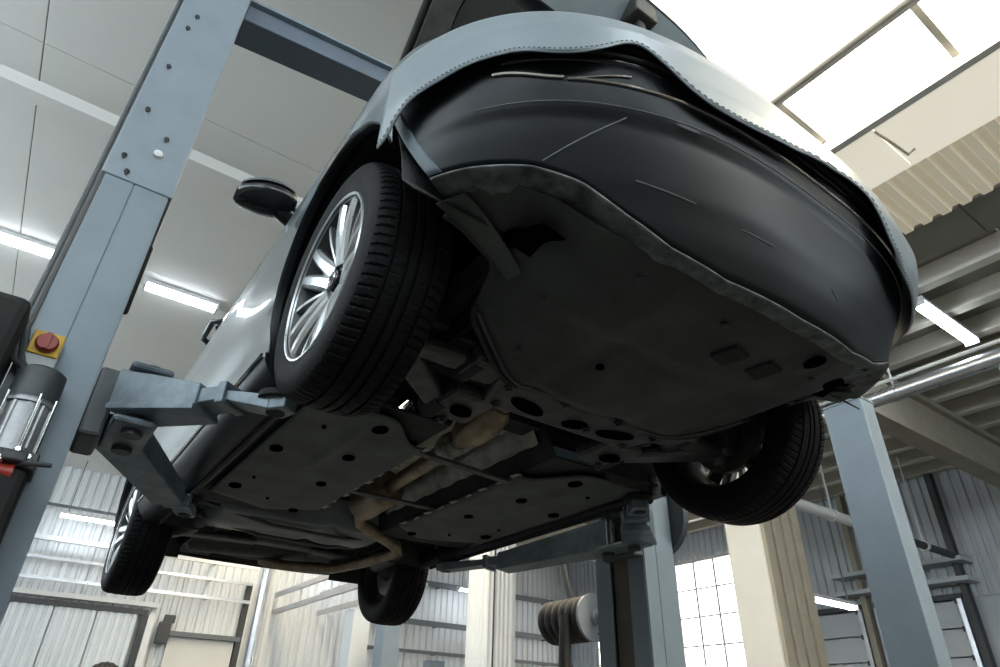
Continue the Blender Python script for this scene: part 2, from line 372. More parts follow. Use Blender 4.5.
for i, (x, m, lb) in enumerate(((-4.15, 'dark', 'thin dark vertical pipe on the ribbed side wall beside the sectional door'), (-6.15, 'beige', 'beige vertical post between the two sectional doors'))):
    tag(obj('wall_post', bx(new(), x-.06, x+.06, 13.80, 13.99, 0, H), m), lb, 'post')
t = thing('heating_pipe', 'long pipe from the big white column across to the ribbed side wall', 'pipe', (-4.05, 0, 4.25))
obj('pipe', tube(new(), [(0, 8.02, 0), (0, 10.4, 0)], .085, 14), 'pipew', t, smooth=40)
obj('pipe_elbow', tube(new(), [(0, 10.4, 0), (0, 13.94, 0)], .07, 14), 'steel', t, smooth=40)
for y in (9.3, 10.4, 12.4): obj('clamp', lathe(new(), [(-.04,.08),(-.04,.10),(.04,.10),(.04,.08)], 'y', 18, (0, y, 0)), 'pipew', t, smooth=40)
for y in (9.3, 12.4): obj('hanger', bx(new(), -.012, .012, y-.012, y+.012, .08, H-4.25), 'pipew', t)
batten(-5.0, 9.72, 11.1, 3.08, 'tube light low between the big white column and the sectional doors', None, hang=H)
for z, lb in ((4.15, 'upper'), (3.78, 'lower')):
    tag(obj('wall_rail', bx(new(), -6.6, -3.9, 13.5, 13.99, z, z+.08), 'walld'), 'pale shelf rail over the sectional doors, %s of two' % lb, 'rail')

# ---- columns
c = thing('column', 'big white column with a ribbed beige side beyond the front wheel', 'column', (-4.2, 7.5, 0))
obj('shaft', bx(new(), -.32, .26, -.5, .5, 0, H-.66), 'plaster', c, bevel=.02)
for k in range(4): obj('ribbed_cladding', bx(new(), .26, .31, -.48+k*.25, -.30+k*.25, 0, H-.7), 'beige', c, bevel=.01)
obj('cap', bx(new(), -.36, .36, -.54, .54, H-.66, H-.001), 'beige', c)
c = thing('column', 'white vertically fluted column standing under the rear lift arm', 'column', (-9.2, 6.1, 0))
bm = new(); n = 96; prof = []
for k in range(n):
    a = 2*PI*k/n; s = (abs(math.cos(a))**6 + abs(math.sin(a))**6)**(-1/6); r = .36*s*(1-.045*(1 if (k//2) % 2 else 0)); prof.append((r*math.cos(a), r*math.sin(a)))
prism(bm, prof, 'z', 0, H-.001); obj('shaft', bm, 'white', c)
obj('cable', bx(new(), .37, .39, -.22, -.20, 0, H-.01), 'dark', c)
obj('base', bx(new(), -.42, .42, -.42, .42, 0, .15), 'white', c, bevel=.01)

# ---- duct and pipes on the right
t = thing('air_duct', 'round galvanised air duct hanging below the purlins', 'duct', (0, 7.3, 5.0))
obj('pipe', tube(new(), [(-15.5, 0, 0), (-8, 0, 0), (0, 0, 0), (7.5, 0, 0)], .10, 24), 'pipe', t, smooth=40)
obj('conduit', tube(new(), [(-15.5, -.16, .12), (7.5, -.16, .12)], .025, 8), 'pipew', t, smooth=40)
for k in range(7):
    x = -14.2 + k*3.1
    obj('clamp', lathe(new(), [(-.03, .10), (-.03, .112), (.03, .112), (.03, .10)], 'x', 24, (x, 0, 0)), 'pipe', t, smooth=40)
    obj('hanger', bx(new(), x-.01, x+.01, -.01, .01, .10, 1.0), 'pipew', t)
tag(obj('drop_pipe', tube(new(), [(-.62, 7.35, 4.9), (-.60, 7.6, 4.0), (-.58, 7.7, 2.5), (-.58, 7.7, 0.0)], .035, 10), 'pipew', smooth=40), 'thin white pipe dropping from the round duct to the floor', 'pipe')
tag(obj('water_pipe', tube(new(), [(-15.5, 2.72, 5.80), (7.5, 2.72, 5.80)], .022, 8), 'beige', smooth=40), 'thin pipe running along the edge of the bright skylight', 'pipe')
for k, pts in enumerate((((-3.2, 1.4, 5.99), (-1.7, 2.0, 5.86), (-.3, 2.72, 5.80)), ((-1.7, 2.0, 5.86), (-1.0, 2.72, 5.80)))):
    tag(obj('ceiling_cable', tube(new(), pts, .007, 6), 'darkrail'), ['thin dark cable strung across the ceiling to the skylight pipe', 'short branch cable forking to the skylight pipe'][k], 'cable')
tag(obj('hook_rod', tube(new(), [(.0, 3.9, 5.97), (.05, 4.1, 5.9), (.08, 4.3, 5.86), (.14, 4.32, 5.9)], .014, 8), 'beige', smooth=40), 'small bent rod below the skylight sill', 'rod')

# ================================================================== OTHER LIFTS IN THE HALL
def spare_post(x, y, z, w, dpt, label, m='lift'):
    t = thing('lift_post', label, 'lift post', (x, y, 0))
    bm = new(); prism(bm, [(-w/2, -dpt/2), (w/2, -dpt/2), (w/2, dpt/2), (w/6, dpt/2), (w/6, dpt/2-.03), (-w/6, dpt/2-.03), (-w/6, dpt/2), (-w/2, dpt/2)], 'z', .02, z)
    obj('column', bm, m, t, bevel=.006); obj('base_plate', bx(new(), -w*.9, w*.9, -dpt*.9, dpt*.9, 0, .02), m, t)
    obj('top_plate', bx(new(), -w/2-.004, w/2+.004, -dpt/2-.004, dpt/2+.004, z, z+.012), m, t)
    return t
spare_post(-.565, 3.08, 3.10, .27, .17, 'pale blue-grey steel lift post standing alone beside the car bumper')
spare_post(-9.3, 3.50, 2.70, .36, .30, 'white lift post below the far rear wheel', 'white')
spare_post(-8.35, 3.60, 2.42, .30, .28, 'blue-grey lift post right beside the white one below the far rear wheel')
spare_post(-9.2, 4.95, 2.05, .22, .3, 'short dark post with its top in front of the back wall', 'beam')

# ================================================================== MAIN LIFT
lift = thing('two_post_lift', 'blue-grey two-post car lift with overhead beam holding up the car', 'car lift', (0, 0, 0))
for s in (-1, 1):
    yi, yo = s*1.275, s*1.505
    # C-shaped column: front plate, seam strip, side
    bm = new(); y0, y1 = min(yi, yo), max(yi, yo)
    bx(bm, -.96, -.95, y0, y1, .02, 2.9); bx(bm, -1.30, -.96, yo-.006 if s > 0 else yo, yo if s > 0 else yo+.006, .02, 2.9)
    bx(bm, -1.30, -1.29, y0, y1, .02, 2.9)
    bx(bm, -1.06, -.96, yi if s < 0 else yi, yi+s*.008, .02, 2.9) if s > 0 else bx(bm, -1.06, -.96, yi-.008, yi, .02, 2.9)
    if s > 0: bx(bm, -1.29, -1.19, yi, yi+.008, .02, 2.9)
    else: bx(bm, -1.29, -1.19, yi-.008, yi, .02, 2.9)
    p = obj('post', bm, 'liftlow', lift)
    obj('front_plate', bx(new(), -.95, -.944, y0+.004, yi-s*.108 if s > 0 else (y0+y1)/2-.012, .03, 2.88) if s < 0 else bx(new(), -.95, -.944, (y0+y1)/2-.02, y1-.004, .03, 2.88), 'liftlow', p)
    obj('front_plate', bx(new(), -.95, -.944, (y0+y1)/2-.008, y1-.004, .03, 2.88) if s < 0 else bx(new(), -.95, -.944, y0+.004, (y0+y1)/2-.024, .03, 2.88), 'liftlow', p)
    obj('base_plate', bx(new(), -1.45, -.8, min(s*1.2, s*1.6), max(s*1.2, s*1.6), 0, .02), 'lift', lift)
    obj('channel_back', bx(new(), -1.19, -1.06, min(s*1.30, s*1.305), max(s*1.30, s*1.305), .03, 2.86), 'channel', p)
    # extension cover
    zt = 4.55 if s < 0 else 5.1
    bm = new(); bx(bm, -1.32, -.938, y0-.012, y1+.012, 2.86, zt)
    cv = obj('extension_cover', bm, 'lift', lift, bevel=.006)
    if s < 0:
        for yy, zz in ((-1.44, 2.90), (-1.47, 2.97), (-1.463, 3.24), (-1.46, 3.52), (-1.455, 3.80), (-1.44, 3.9), (-1.36, 3.13)):
            b = new(); lathe(b, [(-.938, .004), (-.938, .010), (-.930, .010), (-.927, .004)], 'x', 10, (0, yy, zz)); bx(b, -.936, -.928, yy-.003, yy+.003, zz-.018, zz-.005); obj('bolt', b, 'dark', cv)
        b = new(); lathe(b, [(-.938, .001), (-.938, .018), (-.928, .016), (-.924, .001)], 'x', 16, (0, -1.368, 3.04)); obj('dome_bolt', b, 'label', cv, smooth=50)
    # carriage
    ca = new(); 
    bx(ca, -1.18, -.945, min(s*1.205, s*1.274), max(s*1.205, s*1.274), 1.87, 2.11)
    car_ = obj('carriage', ca, 'motord', lift, bevel=.012)
    b = new(); bx(b, -1.13, -.80, min(s*1.07, s*1.20), max(s*1.07, s*1.20), 1.885, 1.91); obj('arm_bracket', b, 'arm', car_, bevel=.012)
    b = new(); bx(b, -1.13, -.80, min(s*1.07, s*1.20), max(s*1.07, s*1.20), 2.07, 2.095); obj('arm_bracket', b, 'arm', car_, bevel=.012)
    for xx in (-.87, -1.05):
        b = new(); lathe(b, [(1.868, .001), (1.868, .032), (2.11, .032), (2.11, .001)], 'z', 16, (xx, s*1.13, 0)); obj('pivot_pin', b, 'dark', car_, smooth=40)
    b = new(); lathe(b, [(-.02, .001), (-.02, .20), (.02, .20), (.02, .001)], 'y', 24, (-1.05 if s > 0 else -1.08, s*1.53, 2.12 if s > 0 else 2.35))
    if s > 0: obj('cable_sheave', b, 'motord', lift, smooth=40)
    else: b.free()
# rubber door guard on the carriage
bm = new(); prism(bm, [(-1.345, 2.52), (-1.305, 2.50), (-1.305, 2.86), (-1.345, 2.86)], 'y', -1.29, -1.258); obj('door_guard', bm, 'rubber', lift, bevel=.01)
# overhead beam
bm = new(); P = []
for y, z0, z1, in ((-1.26, 4.165, 4.285), (1.28, 4.53, 4.65)):
    P.append((y, z0, z1))
(ya, a0, a1), (yb, b0, b1) = P
hexa(bm, [(-1.20, ya, a0), (-1.02, ya, a0), (-1.02, yb, b0), (-1.20, yb, b0), (-1.20, ya, a1), (-1.02, ya, a1), (-1.02, yb, b1), (-1.20, yb, b1)])
ob = obj('overhead_beam', bm, 'beam', lift, bevel=.004)
bm = new(); hexa(bm, [(-1.215, ya, a1), (-.99, ya, a1), (-.99, yb, b1), (-1.215, yb, b1), (-1.215, ya, a1+.02), (-.99, ya, a1+.02), (-.99, yb, b1+.02), (-1.215, yb, b1+.02)]); obj('beam_flange', bm, 'lift', ob)
# arms: (root, mid, tip, root z, mid z) ; each arm > telescopic sleeves, pad
def arm(root, mid, tip, zr, zm, zt, w0, w1, padz):
    bm = new(); obox(bm, root, mid, w0, w1, zr, zm)
    a = obj('swing_arm', bm, 'arm', lift, bevel=.006)
    d = Vector((tip[0]-mid[0], tip[1]-mid[1])); d.normalize()
    m0 = (mid[0]-d.x*.10, mid[1]-d.y*.10)
    # lower flange rail
    bm = new(); obox(bm, root, mid, w0+.012, w1+.012, (zr[0]-.012, zr[0]+.008), (zm[0]-.012, zm[0]+.008)); obj('lower_flange', bm, 'arm', a, bevel=.003)
    bm = new(); obox(bm, m0, (mid[0]+d.x*.10, mid[1]+d.y*.10), w1*.86, w1*.84, (zm[0]+.012, zm[1]-.012), (zm[0]+.016, zm[1]-.016)); obj('sleeve', bm, 'arm', a, bevel=.004)
    q = (mid[0]+d.x*.10, mid[1]+d.y*.10); q0 = (q[0]-d.x*.03, q[1]-d.y*.03)
    bm = new(); obox(bm, q0, q, w1*.95, w1*.95, (zm[0]+.004, zm[1]-.004), (zm[0]+.004, zm[1]-.004)); obj('collar', bm, 'arm', a, bevel=.004)
    bm = new(); obox(bm, q0, tip, w1*.74, w1*.70, (zm[0]+.024, zm[1]-.024), zt); obj('extension', bm, 'arm', a, bevel=.004)
    e = (tip[0]+d.x*.05, tip[1]+d.y*.05)
    bm = new(); lathe(bm, [(zt[0], .001), (zt[0], .028), (zt[1]+.01, .028), (zt[1]+.012, .045), (padz-.02, .045), (padz-.018, .06), (padz, .06), (padz, .001)], 'z', 20, (tip[0], tip[1], 0)); obj('pad', bm, 'rubber', a, smooth=40)
    bm = new(); obox(bm, tip, e, w1*.70, w1*.5, zt, (zt[0]+.005, zt[1]-.005)); obj('tip_plate', bm, 'arm', a, bevel=.004)
PADZ = 1.952
arm((-.92, -1.165), (-.67, -.965), (-.46, -.81), (1.95, 2.085), (1.925, 2.005), (1.893, 1.94), .15, .115, PADZ)
arm((-1.05, -1.17), (-1.55, -.87), (-1.72, -.77), (1.91, 2.0), (1.865, 1.93), (1.865, 1.91), .15, .11, PADZ)
arm((-.87, 1.17), (-.62, .88), (-.46, .74), (1.91, 2.06), (1.885, 1.985), (1.89, 1.935), .16, .12, PADZ)
arm((-1.05, 1.17), (-1.68, .92), (-2.02, .755), (1.91, 2.05), (1.87, 1.95), (1.885, 1.93), .16, .12, PADZ)
# power unit
mo = obj('motor', lathe(new(), [(1.985, .001), (1.985, .053), (1.975, .050), (1.90, .062), (1.90, .066), (1.885, .066), (1.885, .058), (1.75, .058), (1.75, .063), (1.735, .063), (1.735, .001)], 'z', 32, (-.868, -1.413, 0)), 'motor', lift, smooth=35)
obj('motor_cap', lathe(new(), [(2.005, .001), (2.005, .050), (1.995, .063), (1.905, .066), (1.895, .066)], 'z', 32, (-.868, -1.413, 0)), 'motord', mo, smooth=35)
for k in range(10):
    a = 2*PI*k/10
    obj('cooling_fin', bx(new(), -.868+math.cos(a)*.060-.003, -.868+math.cos(a)*.060+.003, -1.413+math.sin(a)*.060-.003, -1.413+math.sin(a)*.060+.003, 1.752, 1.884), 'motor', mo)
for a in (.3, 1.1, -1.0, 2.2):
    obj('tie_rod', tube(new(), [(-.868+math.cos(a)*.070, -1.413+math.sin(a)*.070, 1.70), (-.868+math.cos(a)*.070, -1.413+math.sin(a)*.070, 1.91)], .004, 8), 'chrome', mo, smooth=40)
b = new(); bx(b, -.93, -.79, -1.47, -1.335, 1.685, 1.735); bx(b, -.80, -.74, -1.42, -1.36, 1.69, 1.72)
hv = obj('valve_block', b, 'steel', lift, bevel=.006)
for yy, zz in ((-1.39, 1.745), (-1.36, 1.73), (-1.42, 1.715)):
    obj('fitting', lathe(new(), [(-.80, .001), (-.80, .012), (-.765, .012), (-.76, .007), (-.745, .007), (-.745, .001)], 'x', 6, (0, yy, zz-.02)), 'chrome', hv)
obj('lever', tube(new(), [(-.80, -1.40, 1.69), (-.74, -1.36, 1.688), (-.73, -1.30, 1.692)], .007, 8), 'dark', hv, smooth=40)
obj('knob', lathe(new(), [(-.06, .001), (-.06, .022), (-.02, .026), (-.02, .001)], 'y', 14, (-.78, -1.36, 1.665)), 'red', hv, smooth=40)
rs = obj('oil_reservoir', bx(new(), -.94, -.76, -1.53, -1.345, 1.10, 1.68), 'rubber', lift, bevel=.02)
obj('sticker', bx(new(), -.762, -.756, -1.475, -1.395, 1.50, 1.59), 'label', rs)
for k in range(4): obj('sticker_line', bx(new(), -.757, -.7553, -1.465, -1.405, 1.515+k*.018, 1.521+k*.018), 'dark', rs)
obj('junction_box', bx(new(), -1.02, -.80, -1.70, -1.512, 1.72, 2.20), 'rubber', lift, bevel=.025)
sw = obj('switch_box', bx(new(), -.944, -.895, -1.485, -1.395, 2.0, 2.14), 'switchbox', lift, bevel=.006)
obj('switch_plate', bx(new(), -.897, -.888, -1.482, -1.398, 2.065, 2.145), 'yellow', sw, bevel=.003)
b = new(); lathe(b, [(-.89, .001), (-.89, .030), (-.878, .032), (-.868, .027), (-.868, .001)], 'x', 24, (0, -1.44, 2.105)); bx(b, -.87, -.858, -1.447, -1.433, 2.078, 2.132); obj('switch_knob', b, 'red', sw, smooth=35)
for k, yy in enumerate((-1.53, -1.512)):
    obj('cable_conduit', tube(new(), [(-.955, yy, 4.2), (-.955, yy, 2.4), (-.93, yy+.0, 2.16), (-.90, -1.50+.02*k, 2.03), (-.87, -1.46, 2.0)], .012 if k else .009, 8), 'motord', lift, smooth=40)
# beacon bracket: hose reel beside right post
rl = thing('hose_reel', 'black ribbed exhaust hose wound on a grey drum beside the right lift post', 'hose reel', (-2.58, 2.25, 0))
obj('drum', lathe(new(), [(-.30, .001), (-.30, .09), (.20, .09), (.20, .165), (.225, .165), (.225, .05), (.26, .05), (.26, .001)], 'x', 28, (0, 0, 1.82)), 'reel', rl, smooth=35)
for k in range(6):
    b = new(); tr, sr = .115, .045
    tube(b, [(-.27+.078*k+.078*i/28, math.cos(2*PI*i/28)*tr, 1.82+math.sin(2*PI*i/28)*tr) for i in range(29)], sr, 10)
    obj('hose_coil', b, 'hose', rl, smooth=50)
obj('hose_end', tube(new(), [(.07, -.15, 1.84), (.06, -.16, 1.5), (.05, -.15, 1.0), (.05, -.13, .4)], .045, 10), 'hose', rl, smooth=50)
obj('axle', tube(new(), [(.24, 0, 1.82), (.34, 0, 1.82), (.39, .02, 1.86), (.41, .05, 1.92)], .034, 10), 'reel', rl, smooth=50)
obj('stand', bx(new(), .36, .44, -.03, .10, 0, 2.6), 'reel', rl, bevel=.008)
obj('stand_foot', bx(new(), .1, .5, -.2, .3, 0, .02), 'reel', rl)
for a, b_ in (((.38, .03, 1.6), (-.25, .1, 0.02)), ((-.02, .0, 1.9), (-.25, .05, 2.5)), ((.38, .04, 1.95), (.0, .2, 2.5)), ((.38, .04, 2.2), (.2, .3, 2.7))):
    obj('brace', tube(new(), [a, b_], .028, 6), 'motord' if b_[2] == 2.5 and b_[0] < 0 else 'reel', rl)

# ================================================================== CAR (local frame: x forward from the front axle, z from the axle height)
AXZ = 2.1
car = thing('car', 'dark silver-grey car raised on the lift with its bonnet open', 'car', (0, 0, AXZ))
SZ = [(-.18,.835),(-.12,.865),(-.05,.885),(.05,.900),(.2,.912),(.35,.918),(.45,.917),(.52,.905),(.58,.885),(.66,.86)]
XFR = [(-.19,.745),(-.15,.775),(-.10,.80),(-.03,.828),(.06,.852),(.095,.860),(.108,.872),(.16,.882),(.2,.885),(.3,.880),(.36,.865),(.42,.82),(.48,.74),(.6,.55)]
def ynp(z): return lerp([(-.15,1.95),(-.05,2.1),(.05,2.45),(.2,3.0)], z)
def xnp(z): return lerp([(-.15,2.0),(.05,2.2),(.2,2.4)], z)
def bump(phi, z, off=0.0, xs_=.25):
    xf = lerp(XFR, z)+off; w = lerp(SZ, z)+off
    e = ynp(z); c = max(0, math.cos(phi))**(2/xnp(z)); s = math.copysign(abs(math.sin(phi))**(2/e), phi)
    return Vector((xs_+(xf-xs_)*c, w*s, z))
REAR = -3.0; XR0 = -3.82
def half_w(x, z):
    w = lerp(SZ, z)
    if x > .25:
        u = (x-.25)/(lerp(XFR, z)-.25); return w*max(0, 1-u**xnp(z))**(1/ynp(z))
    if x < REAR:
        u = (REAR-x)/(REAR-XR0); return w*max(0.0, 1-min(1, u)**2.6)**(1/3.2)
    return w
ARC, AR = .03, .395          # arch centre height, radius
WB = -2.77
def phi_at(z, xa):
    # angle where the bumper surface reaches x = xa
    lo, hi = 0, PI/2
    for _ in range(40):
        mid = (lo+hi)/2
        if bump(mid, z).x > xa: lo = mid
        else: hi = mid
    return lo
def bumper_back(z):
    return .375 + max(0, .24-z)*.42 if z < .24 else .375 + (z-.24)*.55
def zlow(y):
    a = abs(y); return lerp([(0,-.165),(.25,-.155),(.4,-.125),(.5,-.085),(.6,-.035),(.7,-.005),(.8,.005),(.95,.005)], a)
# bumper skin
bm = new(); NU, NV = 120, 40
def bumpF(u, v):
    # v 0 bottom .. 1 top ; bottom follows zlow
    t = (u-.5)*2
    z1 = .40
    zb = -.1
    for _ in range(4):
        pm = phi_at(zb, bumper_back(zb)); y = bump(t*pm, zb).y; zb = zlow(y)
    z = zb + (z1-zb)*v
    return bump(t*phi_at(z, bumper_back(z)), z)
grid(bm, bumpF, NU, NV)
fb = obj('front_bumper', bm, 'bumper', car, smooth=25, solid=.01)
# arch end return of the bumper (pale edge strip)
for s in (-1, 1):
    bm = new()
    def F(u, v, s=s):
        z = .006 + .264*u; xa = bumper_back(z); p = bump(s*phi_at(z, xa), z, .001); n = p + Vector((.028*(1-v)+.0, 0, 0)); y = half_w(n.x, z)*s
        return Vector((p.x + .030*v - .004, s*(half_w(p.x+.030*v, z)+.003 - .0*v), z))
    grid(bm, F, 16, 4); obj('arch_edge_trim', bm, 'trim', fb, smooth=40, solid=.006)
# chrome trim lines; swage lines and seams with edge highlights painted in
def line_on(bm, pts, r, off=.002, n=6):
    tube(bm, [bump(p, z, off) for p, z in pts], r, n)
bm = new(); line_on(bm, [(-.98+.02*i, .190-.022*sstep(0, 12, i)) for i in range(13)], .0045); obj('chrome_strip', bm, 'chrome', fb, smooth=40)
bm = new(); line_on(bm, [(-.73+.02*i, .165) for i in range(73)], .0038); obj('chrome_strip', bm, 'chrome', fb, smooth=40)
bm = new(); line_on(bm, [(-.72+.02*i, .166+.010*sstep(0, 10, i)+.0012*i) for i in range(11)], .0026); obj('chrome_strip', bm, 'chrome', fb, smooth=40)
bm = new(); line_on(bm, [(-1.05+.02*i, .118) for i in range(98)], .0014, .0005); obj('swage_line', bm, 'seam_highlight', fb, smooth=40)
bm = new(); line_on(bm, [(-.83+.27*i/12, .0+.10*i/12) for i in range(13)], .0016, .0005); obj('panel_seam', bm, 'seam_highlight', fb, smooth=40)
for a, b_, z0, z1 in ((-.57, -.40, -.02, -.035), (-.26, -.15, -.052, -.056), (.09, .13, -.07, -.085)):
    bm = new(); line_on(bm, [(a+(b_-a)*i/6, z0+(z1-z0)*i/6) for i in range(7)], .0016, .0005); obj('clip_tab', bm, 'seam_highlight', fb, smooth=40)
# lower intake behind the trim (recessed black band under the cover)
bm = new(); grid(bm, lambda u, v: bump((u-.5)*1.9, .215+.14*v, .004), 60, 6); obj('grille', bm, 'gloss', car, smooth=40, solid=.02)
for k in range(4):
    bm = new(); line_on(bm, [(-.9+1.8*i/40, .24+.03*k) for i in range(41)], .006, .008); obj('grille_slat', bm, 'chrome' if k == 3 else 'black', fb, smooth=40)
for s in (-1, 1):
    bm = new(); grid(bm, lambda u, v, s=s: bump(s*(.80+.50*u), .27+.13*v-.02*u, .004), 24, 8); obj('headlight', bm, 'glass', car, smooth=40, solid=.05)
# lower flange behind the bumper lip
LIP = []
for k in range(121):
    t = (k/120-.5)*2; zb = -.1
    for _ in range(5): zb = zlow(bump(t*phi_at(zb, bumper_back(zb)), zb).y)
    LIP.append(bump(t*phi_at(zb, bumper_back(zb)), zb))
LX = sorted((abs(p.y), p.x) for p in LIP); LXd = []
for a, b_ in LX:
    if not LXd or a-LXd[-1][0] > .004: LXd.append((a, b_))
bm = new()
def lipF(u, v):
    p = LIP[int(round(u*120))]; d = Vector((p.x-.15, p.y*.75, 0)).normalized()
    w = .04 + .10*sstep(.35, .6, abs(p.y))*sstep(.86, .7, abs(p.y)) + .02*sstep(.6, .85, abs(p.y))
    return p - d*w*v + Vector((0, 0, -.004 - .004*math.sin(v*PI) + .0015*math.sin(u*230)*v))
grid(bm, lipF, 120, 8); obj('lower_lip_flange', bm, 'scuff', fb, smooth=40, solid=-.006)

# undertray
def xfront(y): return lerp(LXd, abs(y)) - .035 - .03*sstep(.3, .6, abs(y))
def xback(y):
    a = abs(y); return lerp([(0,.01),(.2,.02),(.34,.06),(.46,.14),(.55,.20),(.575,.28),(.60,.36),(.8,.40)], a)
def trayz(x, y):
    a = abs(y)
    z = lerp([(0,-.170),(.3,-.160),(.42,-.13),(.52,-.09),(.62,-.04),(.7,-.012),(.85,-.002)], a)
    z += .035*sstep(.10, .0, x) + .018*sstep(.62, .72, x)
    z += .013*math.exp(-((y+.22)/.05)**2) * sstep(.62, .5, x) + .011*math.exp(-((y-.18-.3*(x-.3))/.06)**2)*sstep(.7, .5, x)
    z -= .012*math.exp(-((x-.48-.12*y)/.035)**2)*sstep(.6, .4, a)
    z += .03*math.exp(-((x-.52)/.05)**2-((y+.57)/.06)**2) + .03*math.exp(-((x-.52)/.05)**2-((y-.57)/.06)**2)
    z -= .010*sstep(.30, .22, abs(y-.05))*sstep(.08, .12, x)*sstep(.42, .38, x)
    return z
bm = new(); grid(bm, lambda u, v: (lambda y: (lambda x: Vector((x, y, trayz(x, y))))(xback(y)+(xfront(y)-xback(y))*v))(-.76+1.52*u), 110, 60)
tray = obj('engine_undertray', bm, 'tray', car, smooth=45, solid=.006)
def plate(name, x, y, w, h, z, m, parent, rot=0, t=.006):
    bm = new(); c, s = math.cos(rot), math.sin(rot)
    P = [(-w/2,-h/2), (w/2,-h/2), (w/2,h/2), (-w/2,h/2)]
    prism(bm, [(x+p[0]*c-p[1]*s, y+p[0]*s+p[1]*c) for p in P], 'z', z-t, z+t); return obj(name, bm, m, parent, bevel=.003)
def disc(name, x, y, rx, ry, z, m, parent, rot=0, t=.004, n=18):
    bm = new(); c, s = math.cos(rot), math.sin(rot)
    prism(bm, [(x+rx*math.cos(2*PI*k/n)*c-ry*math.sin(2*PI*k/n)*s, y+rx*math.cos(2*PI*k/n)*s+ry*math.sin(2*PI*k/n)*c) for k in range(n)], 'z', z-t, z+t); return obj(name, bm, m, parent)
for x, y, w, h, r in ((.56, .0, .075, .065, .2), (.56, .14, .075, .065, .2), ):
    plate('vent_opening', x, y, w, h, trayz(x, y)-.004, 'rubber', tray, r)
for x, y, a, b_ in ((.47, -.61, .035, .03), (.47, .61, .035, .03), (.60, .42, .03, .02), (.30, -.2, .012, .012), (.66, .22, .03, .02)):
    disc('access_hole', x, y, a, b_, trayz(x, y)-.006, 'hole', tray)
for x, y in ((.62,-.38),(.64,-.12),(.60,.3),(.40,-.48),(.20,-.40),(.20,.42),(.42,.50)):
    b = new(); z = trayz(x, y); lathe(b, [(z-.004, .010), (z-.008, .010), (z-.009, .007), (z-.009, .001)], 'z', 10, (x, y, 0)); obj('bolt', b, 'tray', tray)
# seal cord along the tray rear edge
bm = new(); tube(bm, [(xback(y)-.004, y, trayz(xback(y), y)-.006) for y in [-.56+1.12*i/40 for i in range(41)]], .009, 8); obj('edge_seal', bm, 'under', tray, smooth=40)
bm = new(); tube(bm, [(xback(y)+.022, y, trayz(xback(y)+.02, y)-.006) for y in [-.54+1.08*i/40 for i in range(41)]], .005, 6); obj('edge_bead', bm, 'floorp', tray, smooth=40)
# dark slots, recesses and liner brackets between tray and bumper corner (they follow the tray surface)
def patch(name, P, m, parent, lift_=.008, n=8):
    P = [Vector((a, b, 0)) for a, b in P]; bm = new()
    def F(u, v):
        q = P[0].lerp(P[1], u).lerp(P[3].lerp(P[2], u), v); return Vector((q.x, q.y, min(trayz(q.x, q.y), zlow(q.y)+.02 if q.x > xfront(q.y) else 9) - lift_))
    grid(bm, F, n, n); return obj(name, bm, m, parent, smooth=50, solid=-.004)
for s in (-1, 1):
    patch('deflector_slot', [(.46, s*.63), (.47, s*.57), (.575, s*.555), (.565, s*.605)], 'hole', tray, .024)
    patch('liner_bracket', [(.37, s*.56), (.42, s*.555), (.50, s*.77), (.43, s*.80)], 'floorp', tray, .010)

# wheel arch liners, arch flanges and side panels
def arch_path(cx, n=36, r=AR, za=-.13):
    P = [Vector((cx-r, 0, za))] + [Vector((cx - r*math.cos(PI*k/n), 0, ARC + r*math.sin(PI*k/n))) for k in range(n+1)]
    return P
for s in (-1, 1):
    for cx in (0, WB):
        P = arch_path(cx) + [Vector((cx+AR+(.05 if cx == 0 else 0), 0, -.03 if cx == 0 else -.13))]
        bm = new(); nr = len(P)-1
        def F(u, v, s=s, P=P, cx=cx):
            p = P[int(round(u*nr))]; y = (half_w(min(p.x, .24), max(-.1, p.z)) - .02)*(1-v) + .50*v
            q = Vector((cx, 0, ARC)); d = p-q; d.normalize(); return Vector((p.x + d.x*.015, s*y, p.z + d.z*.015))
        grid(bm, F, nr, 6); obj('wheel_arch_liner', bm, 'black', car, smooth=40, solid=.004)
        bm = new(); bx(bm, cx-AR-.02, cx+AR+.03, min(s*.49, s*.50), max(s*.49, s*.50), -.06, .46); obj('inner_arch_wall', bm, 'black', car)
def side(name, s, cols, zr, m='paint', nv=16, **k):
    """cols: list of x; zr(x) -> (z0, z1)"""
    bm = new(); nu = len(cols)-1
    def F(u, v):
        x = cols[int(round(u*nu))]; z0, z1 = zr(x); z = z0+(z1-z0)*v
        y = half_w(x, z)
        # crease: light line low on the doors, shoulder line
        y += .010*math.exp(-((z-.43)/.03)**2) - .010*math.exp(-((z-.06)/.05)**2)
        return Vector((x, s*y, z))
    grid(bm, F, nu, nv); o = obj(name, bm, m, car, smooth=35, solid=.012, **k); o.modifiers['solidify'].use_rim = False; return o
def lin(a, b, n): return [a+(b-a)*i/n for i in range(n+1)]
def belt(x): return lerp([(-3.8,.62),(-3.2,.66),(-2.0,.66),(-.6,.62),(.0,.55),(.3,.48),(.5,.42),(.8,.38)], x)
SILL = -.045
